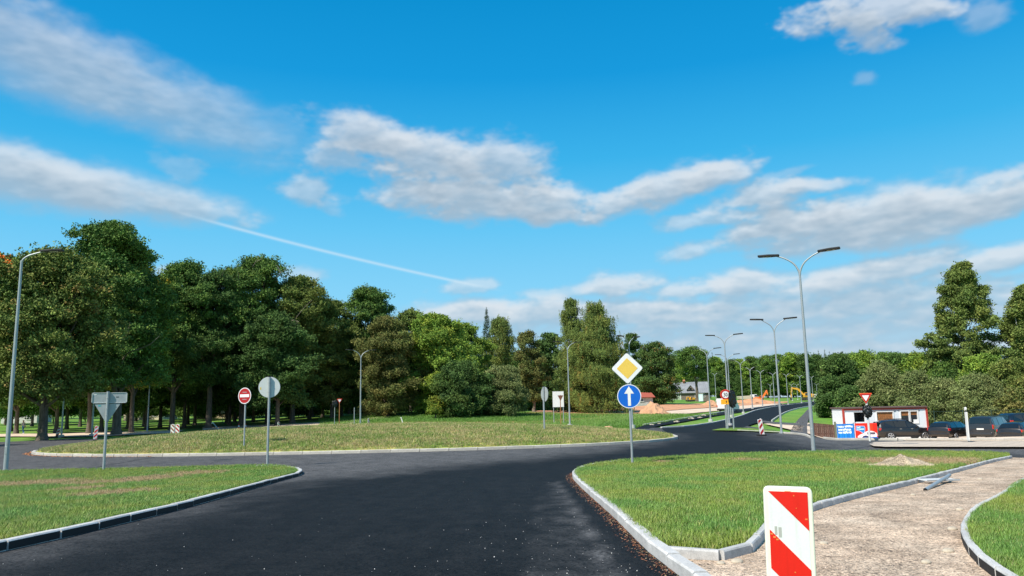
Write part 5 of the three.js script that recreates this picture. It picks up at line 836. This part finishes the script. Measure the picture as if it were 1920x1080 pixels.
// ---------------------------------------------------------------- machines
M.machine = phys(C(.72, .36, .03), { roughness: .5 }); M.machineO = phys(C(.72, .17, .02), { roughness: .5 }); M.track = std(C(.05, .042, .035), { roughness: .9 });
function excavator(label, p, yaw, m, pose, s = 1) {           // boom towards -x
  const o = thing('excavator', label, 'excavator', p, yaw); o.scale.setScalar(s);
  for (const z of [-1.1, 1.1]) { const t = part('track', ext(roundPoly([[-2.1, 0], [2.1, 0], [2.1, .95], [-2.1, .95]], .45), .6, .03).translate(0, 0, z - .3), M.track, o); part('roller', [-1.6, -.8, 0, .8, 1.6].map((x) => new THREE.CylinderGeometry(.22, .22, .64, 12).rotateX(Math.PI / 2).translate(x, .4, z)), M.trim, t); }
  part('chassis', box(2.6, .5, 1.7, 0, .75, 0), M.track, o); part('upper_body', rbox(3.6, 1.0, 2.5, .12, .6, 1.65, 0), m, o); part('counterweight', rbox(.8, 1.25, 2.5, .25, 2.3, 1.7, 0), m, o); part('engine_hood', rbox(1.7, .45, 2.2, .1, 1.2, 2.3, 0), m, o);
  const cab = part('cab', ext(roundPoly([[-1.1, 1.2], [.25, 1.2], [.25, 3.0], [-.75, 3.0], [-1.1, 2.2]], .1), .95, .03).translate(0, 0, .3), m, o); part('cab_window', [box(.85, .95, .02, -.35, 2.35, 1.262), box(.85, .95, .02, -.35, 2.35, .29)], M.carGlass, cab);
  const [bx, by] = pose.knee, [ex, ey] = pose.tip, hip = [-.7, 1.8], bend = pose.bend, bar = (a, b, w0, w1, z) => { const dx = b[0] - a[0], dy = b[1] - a[1], l = Math.hypot(dx, dy), nx = -dy / l, ny = dx / l; return ext(poly([[a[0] + nx * w0, a[1] + ny * w0], [a[0] - nx * w0, a[1] - ny * w0], [b[0] - nx * w1, b[1] - ny * w1], [b[0] + nx * w1, b[1] + ny * w1]]), .42).translate(0, 0, z); };
  part('boom', [bar(hip, bend, .28, .42, -.6), bar(bend, [bx, by], .42, .24, -.6)], m, o); part('stick', bar([bx + .1, by + .35], [ex, ey + .9], .30, .18, -.585).scale(1, 1, .93), m, o); part('hydraulic_ram', [tube([V(-.3, 1.3, -.4), V(bend[0] * .6, (bend[1] + 1.3) * .5, -.4), V(bend[0], bend[1] - .1, -.4)], .08, .06, 8, 4), tube([V(bend[0], bend[1] + .5, -.4), V((bend[0] + bx) / 2, (bend[1] + by) / 2 + .75, -.4), V(bx + .1, by + .35, -.4)], .08, .06, 8, 4)], M.chrome, o);
  part('bucket', ext(poly([[ex + .1, ey + 1.05], [ex - .35, ey + .9], [ex - .3, ey + .1], [ex + .25, ey - .05], [ex + .75, ey + .2], [ex + .5, ey + .45], [ex + .15, ey + .35]]), 1.15).translate(0, 0, -.97), M.track, o); return o;
}
excavator('yellow excavator with its arm lowered beside the far carriageway', groundPx(1513, 322), -.12, M.machine, { bend: [-3.0, 4.4], knee: [-5.4, 4.9], tip: [-5.9, .2] }, 1.05);
excavator('orange excavator with raised arm on the soil heap', groundPx(1426, 268), 2.6, M.machineO, { bend: [-2.2, 3.8], knee: [-3.0, 5.0], tip: [-3.4, 2.4] }, .8);
excavator('small yellow digger before the metal-roofed house', groundPx(1296, 215), .3, M.machine, { bend: [-1.6, 3.0], knee: [-2.9, 2.6], tip: [-3.3, .2] }, .42);
{ const o = thing('dump_truck', 'pale dump truck beside the orange excavator', 'truck', groundPx(1399, 272), .15), m = std(C(.62, .55, .42)); part('bed', ext(roundPoly([[-2.6, 1.1], [1.6, 1.1], [2.0, 2.3], [-2.9, 2.1]], .1), 2.3, .04).translate(0, 0, -1.15), m, o); part('cab', rbox(1.5, 1.9, 2.2, .15, 3.0, 1.7, 0), M.white, o); part('cab_window', box(.9, .6, 2.24, 3.2, 2.2, 0), M.carGlass, o); part('chassis', box(6, .3, 1.4, .4, .85, 0), M.trim, o); for (const x of [-1.9, -.8, 2.9]) for (const z of [-1, 1]) { const w = part('wheel', new THREE.CylinderGeometry(.5, .5, .3, 18).rotateX(Math.PI / 2), M.rubber, o); w.position.set(x, .5, z); part('rim', new THREE.CylinderGeometry(.28, .28, .32, 12).rotateX(Math.PI / 2), M.rim, w); } }

// ---------------------------------------------------------------- the walking person
{
  const p = groundPx(43, 105), bones = [], B = (a, b, ra, rb, c) => bones.push([V(...a), V(...b), ra, rb, c]);
  const skin = [.55, .33, .24], shirt = [.42, .40, .40], jean = [.05, .16, .40], shoe = [.80, .80, .80], hair = [.12, .05, .025];
  B([0, .98, 0], [0.02, 1.20, 0], .135, .13, shirt); B([.02, 1.2, 0], [.03, 1.40, 0], .14, .12, shirt); B([.03, 1.40, -.17], [.03, 1.40, .17], .075, .075, shirt); B([.03, 1.45, 0], [.05, 1.55, 0], .055, .052, skin); B([.06, 1.62, 0], [.065, 1.68, 0], .085, .095, skin); B([.04, 1.70, 0], [.03, 1.68, 0], .098, .098, hair); B([.15, 1.615, 0], [.155, 1.63, 0], .016, .014, skin);
  B([0, .96, -.08], [0, .96, .08], .115, .115, jean); B([0, .92, .09], [.16, .52, .09], .085, .06, jean); B([.16, .52, .09], [.10, .10, .09], .058, .045, jean); B([0, .92, -.09], [-.04, .50, -.09], .085, .06, jean); B([-.04, .50, -.09], [-.30, .15, -.09], .058, .045, jean);
  B([.08, .05, .09], [.24, .045, .09], .045, .036, shoe); B([-.33, .10, -.09], [-.20, .03, -.09], .045, .036, shoe);
  for (const [s, k] of [[1, -.14], [-1, .16]]) { B([.03, 1.40, s * .19], [.03 + k * .5, 1.14, s * .23], .052, .042, shirt); B([.03 + k * .5, 1.14, s * .23], [.08 + k * 1.4, .93, s * .22], .038, .028, skin); const h = [.08 + k * 1.4, .90, s * .22]; B(h, [h[0] + .02, h[1] - .06, h[2]], .03, .034, skin); for (let f = 0; f < 4; f++) B([h[0] + .035 - f * .018, h[1] - .07, h[2]], [h[0] + .045 - f * .014, h[1] - .15 + Math.abs(f - 1) * .01, h[2] - s * .012], .0095, .008, skin); B([h[0] + .03, h[1] - .03, h[2]], [h[0] + .06, h[1] - .085, h[2] - s * .01], .011, .009, skin); }
  const sdf = (x, y, z) => { let m = 1e9, best = null, bd = 1e9; for (const [a, b, ra, rb, c] of bones) { const dx = b.x - a.x, dy = b.y - a.y, dz = b.z - a.z, t = clamp(((x - a.x) * dx + (y - a.y) * dy + (z - a.z) * dz) / (dx * dx + dy * dy + dz * dz)), q = Math.hypot(x - a.x - t * dx, y - a.y - t * dy, z - a.z - t * dz) - lerp(ra, rb, t); if (q < bd) { bd = q; best = c; } const k = .035, h = Math.max(k - Math.abs(m - q), 0) / k; m = Math.min(m, q) - h * h * k * .25; } return [m, best]; };
  const res = 128, mc = new MarchingCubes(res, M.white, false, false, 200000), half = .92; mc.isolation = 0;
  for (let k = 0; k < res; k++) for (let j = 0; j < res; j++) for (let i = 0; i < res; i++) { const x = (i - res / 2) / (res / 2) * half, y = (j - res / 2) / (res / 2) * half + .88, z = (k - res / 2) / (res / 2) * half; mc.field[i + j * res + k * res * res] = Math.abs(x) > .5 || Math.abs(z) > .36 ? -1 : -sdf(x, y, z)[0]; }
  mc.update(); const n = mc.count, pos = new Float32Array(n * 3), col = new Float32Array(n * 3);
  for (let i = 0; i < n; i++) { const x = mc.positionArray[i * 3] * half, y = mc.positionArray[i * 3 + 1] * half + .88, z = mc.positionArray[i * 3 + 2] * half; pos.set([x, y, z], i * 3); col.set(sdf(x, y, z)[1], i * 3); }
  let g = new THREE.BufferGeometry(); g.setAttribute('position', new THREE.BufferAttribute(pos, 3)); g.setAttribute('color', new THREE.BufferAttribute(col, 3)); g = mergeVertices(g, 1e-4); g.computeVertexNormals();
  const o = part('person', g, std(C(1, 1, 1), { vertexColors: true, roughness: .85 }), scene); o.position.copy(p); o.rotation.y = Math.PI * .9; tag(o, 'walker in grey shirt and blue jeans on the footway below the oaks', 'person');
}


// ---------------------------------------------------------------- grass blades, clippings, litter (nobody could count them)
function tuft(seed, n, h, spread, w) {
  const r = rng(seed), pos = [], idx = [];
  for (let i = 0; i < n; i++) { const a = r() * 6.283, x = spread * (r() * 2 - 1), z = spread * (r() * 2 - 1), hh = h * (.6 + .6 * r()), b = hh * (.25 + .7 * r()), c = Math.cos(a), s = Math.sin(a), ww = w * (.7 + .6 * r()), o = pos.length / 3;
    pos.push(x - s * ww, 0, z + c * ww, x + s * ww, 0, z - c * ww, x + c * b * .35 - s * ww * .7, hh * .62, z + s * b * .35 + c * ww * .7, x + c * b * .35 + s * ww * .7, hh * .62, z + s * b * .35 - c * ww * .7, x + c * b, hh, z + s * b); idx.push(o, o + 1, o + 2, o + 1, o + 3, o + 2, o + 2, o + 3, o + 4); }
  const g = new THREE.BufferGeometry(); g.setAttribute('position', new THREE.Float32BufferAttribute(pos, 3)); g.setIndex(idx); g.computeVertexNormals(); return g;
}
M.blade = std(C(1, 1, 1), { roughness: .55 });
function scatter(name, label, cat, poly_, geo, count, lift, shade, mat = M.blade, size = (d) => 1, keep = () => true) {
  const r = rng(count), xs = poly_.map((p) => p[0]), ds = poly_.map((p) => p[1]), x0 = Math.min(...xs), x1 = Math.max(...xs), d0 = Math.max(3, Math.min(...ds)), d1 = Math.max(...ds), list = []; let tries = 0;
  while (list.length < count && tries++ < count * 30) {
    const x = lerp(x0, x1, r()), d = lerp(d0, d1, Math.pow(r(), 1.0)); if (!inside(poly_, x, d)) continue; const q = toPx(V(x, H(x, d), -d)); if (q[0] < -80 || q[0] > 2000 || q[1] > 1130) continue;
    if (r() > Math.min(1, 14 / d)) continue; if (!keep(x, d, r)) continue; list.push([x, d]);
  }
  const im = new THREE.InstancedMesh(geo, mat, list.length); im.name = numbered(name); im.castShadow = im.receiveShadow = true; tag(im, label, cat, null, 'stuff');
  list.forEach(([x, d], i) => { DM.position.set(x, lift(x, d), -d); DM.rotation.set((r() - .5) * .3, r() * 6.28, (r() - .5) * .3); const s = size(d) * (.7 + .6 * r()); DM.scale.set(s, s * (.7 + .6 * r()), s); DM.updateMatrix(); im.setMatrixAt(i, DM.matrix); const c = shade(x, d, r); TC.setRGB(c[0], c[1], c[2]); im.setColorAt(i, TC); });
  scene.add(im); return im;
}
const tuftGreen = tuft(3, 9, .105, .055, .0042), tuftThin = tuft(5, 8, .10, .11, .006);
const lawnBlade = (x, d, r) => { const b = bare(x, d), dry = clamp(.35 + 1.0 * fbm(x * .35, d * .25, 3)), k = .65 + .7 * r(); if (r() < b * 1.15) return [.42 * k, .31 * k, .16 * k]; if (r() < .04 + .10 * dry) return [.34 * k, .33 * k, .10 * k]; return [k * lerp(.14, .27, dry), k * lerp(.285, .325, dry), k * .046]; };
const notBare = (x, d, r) => r() > bare(x, d) * .45;
scatter('grass', 'long green grass of the lush verge', 'grass', vergeRight, tuftGreen, 120000, (x, d) => H(x, d) + .055, lawnBlade, M.blade, (d) => .72 + d * .007, notBare);
scatter('grass', 'green grass of the worn verge', 'grass', vergeLeft, tuftGreen, 80000, (x, d) => H(x, d) + .055, lawnBlade, M.blade, (d) => .72 + d * .007, notBare);
scatter('grass', 'short bright grass behind the curved kerb', 'grass', vergeCorner, tuftGreen, 26000, (x, d) => H(x, d) + .06, lawnBlade, M.blade, () => .6);
scatter('mown_grass', 'dry mown grass lying on the roundabout island', 'grass', Array.from({ length: 90 }, (_, i) => islandPt(i / 90 * 6.2832, .985)), tuftThin, 90000, islandH, (x, d, r) => { const k = .6 + .8 * r(), g = clamp(.5 + 1.2 * fbm(x * .16, d * .3, 4)); return r() < .30 + .45 * g ? [.17 * k, .27 * k, .045 * k] : [.46 * k, .38 * k, .18 * k]; }, M.blade, () => 1.05);
{ // rough grass beyond the roundabout
  const area = [...wpts([[-100, 826], [130, 820]]), [-30, 80], [8, 80], ...wpts([[1190, 800], [1300, 782]]), [34, 130], [-70, 130], [-110, 100]];
  scatter('meadow_grass', 'rough green grass beyond the roundabout', 'grass', area, tuftThin, 60000, (x, d) => H(x, d) - .13, (x, d, r) => { const k = .6 + .8 * r(); return [.12 * k, .25 * k, .03 * k]; }, M.blade, () => 2.4, (x, d) => toPx(V(x, H(x, d), -d))[1] < 830 && x / d > -.25);
}
// leaf litter along the kerbs, loose chippings on the asphalt, stones in the gravel
{
  const leafG = (() => { const g = new THREE.PlaneGeometry(1, .55, 2, 1).rotateX(-Math.PI / 2), a = g.attributes.position; for (let i = 0; i < a.count; i++) a.setY(i, .18 * a.getX(i) ** 2 + .05); g.computeVertexNormals(); return g; })(), chip = new THREE.IcosahedronGeometry(1, 0);
  const flakes = (name, label, cat, geo, list, shade) => { const r = rng(list.length + 5), im = new THREE.InstancedMesh(geo, M.blade, list.length); im.name = numbered(name); im.castShadow = im.receiveShadow = true; tag(im, label, cat, null, 'stuff'); list.forEach(([x, d, s, y = .006], i) => { DM.position.set(x, H(x, d) + y, -d); DM.rotation.set((r() - .5) * .8, r() * 6.28, (r() - .5) * .8); DM.scale.set(s * (.7 + .6 * r()), s, s * (.7 + .6 * r())); DM.updateMatrix(); im.setMatrixAt(i, DM.matrix); const c = shade(r); TC.setRGB(...c); im.setColorAt(i, TC); }); scene.add(im); };
  const r = rng(77), litter = [], kc = new THREE.CatmullRomCurve3(spline(kerbWorld, 40).map(([x, d]) => V(x, 0, d)));
  for (let i = 0; i < 3000; i++) { const t = .12 + .88 * r(), p = kc.getPointAt(t), q = kc.getTangentAt(t), side = .09 + .24 * r() * r() * S(0, .35, t), nx = q.z, nz = -q.x, sg = nx < 0 ? 1 : -1; litter.push([p.x + nx * sg * side, p.z + nz * sg * side, .012 + .016 * r()]); }
  flakes('leaf_litter', 'brown leaf litter gathered along the curved kerb', 'litter', leafG, litter, (q) => { const k = .5 + .8 * q(); return q() < .8 ? [.22 * k, .085 * k, .035 * k] : [.30 * k, .20 * k, .10 * k]; });
  const l2 = []; for (let i = 0; i < 900; i++) { const t = Math.PI + (r() - .5) * 1.5 + .42, [x, d] = islandPt(t, 1.012 + .02 * r() * r()); l2.push([x, d, .05 + .05 * r()]); }
  flakes('leaf_litter', 'orange fallen leaves along the end of the island kerb', 'litter', leafG, l2, (q) => { const k = .6 + .7 * q(); return [.42 * k, .17 * k, .06 * k]; });
  const ch = []; for (let i = 0; i < 1100; i++) { const px = r() * 1300 - 20, py = 870 + 210 * Math.sqrt(r()), g = G(px, py), d = -g.z; if (inside(vergeLeft, g.x, d) || inside(vergeRight, g.x, d) || d > 30) continue; const near = edgeDist(streakB, g.x, d, false); if (r() > .07 + .8 * Math.exp(-near * 1.3)) continue; ch.push([g.x, d, .0022 + .0055 * r() * r(), .004]); }
  flakes('chippings', 'pale loose chippings scattered on the black asphalt', 'gravel', chip, ch, (q) => { const k = .3 + .5 * q(); return [k, k * .96, k * .9]; });
  const gv = []; const gp = wpts([[1300, 1085], [1420, 1030], [1530, 962], [1800, 890], [1915, 862], [1920, 905], [1830, 960], [1808, 1000], [1815, 1040], [1900, 1110], [1400, 1130]]); while (gv.length < 6000) { const d = 6.5 + 16 * r() ** 1.6, x = .24 * d + .46 * d * r(); if (inside(gp, x, d)) gv.push([x, d, .004 + .010 * r() ** 4, .013]); }
  flakes('gravel', 'small stones of the pale gravel path', 'gravel', chip, gv, (q) => { const k = .24 + .28 * q(); return [k, k * .80, k * .64]; });
  const st = [[1800, 958, .05], [1838, 900, .05], [1545, 1022, .04], [1712, 930, .04], [1737, 1058, .04], [1778, 1037, .05], [1786, 995, .05], [1382, 1057, .05], [1352, 1060, .035]]; for (const [px, py, s] of st) { const g = new THREE.IcosahedronGeometry(s, 1).scale(1.3, .7, 1), p = G(px, py), o = part(numbered('stone'), g, stoneMat, scene); o.position.copy(p).setY(p.y + .02); tag(o, 'fist-sized stone on the pale gravel path', 'stone', 'stones on the gravel path'); }
}

renderer.render(scene, camera);
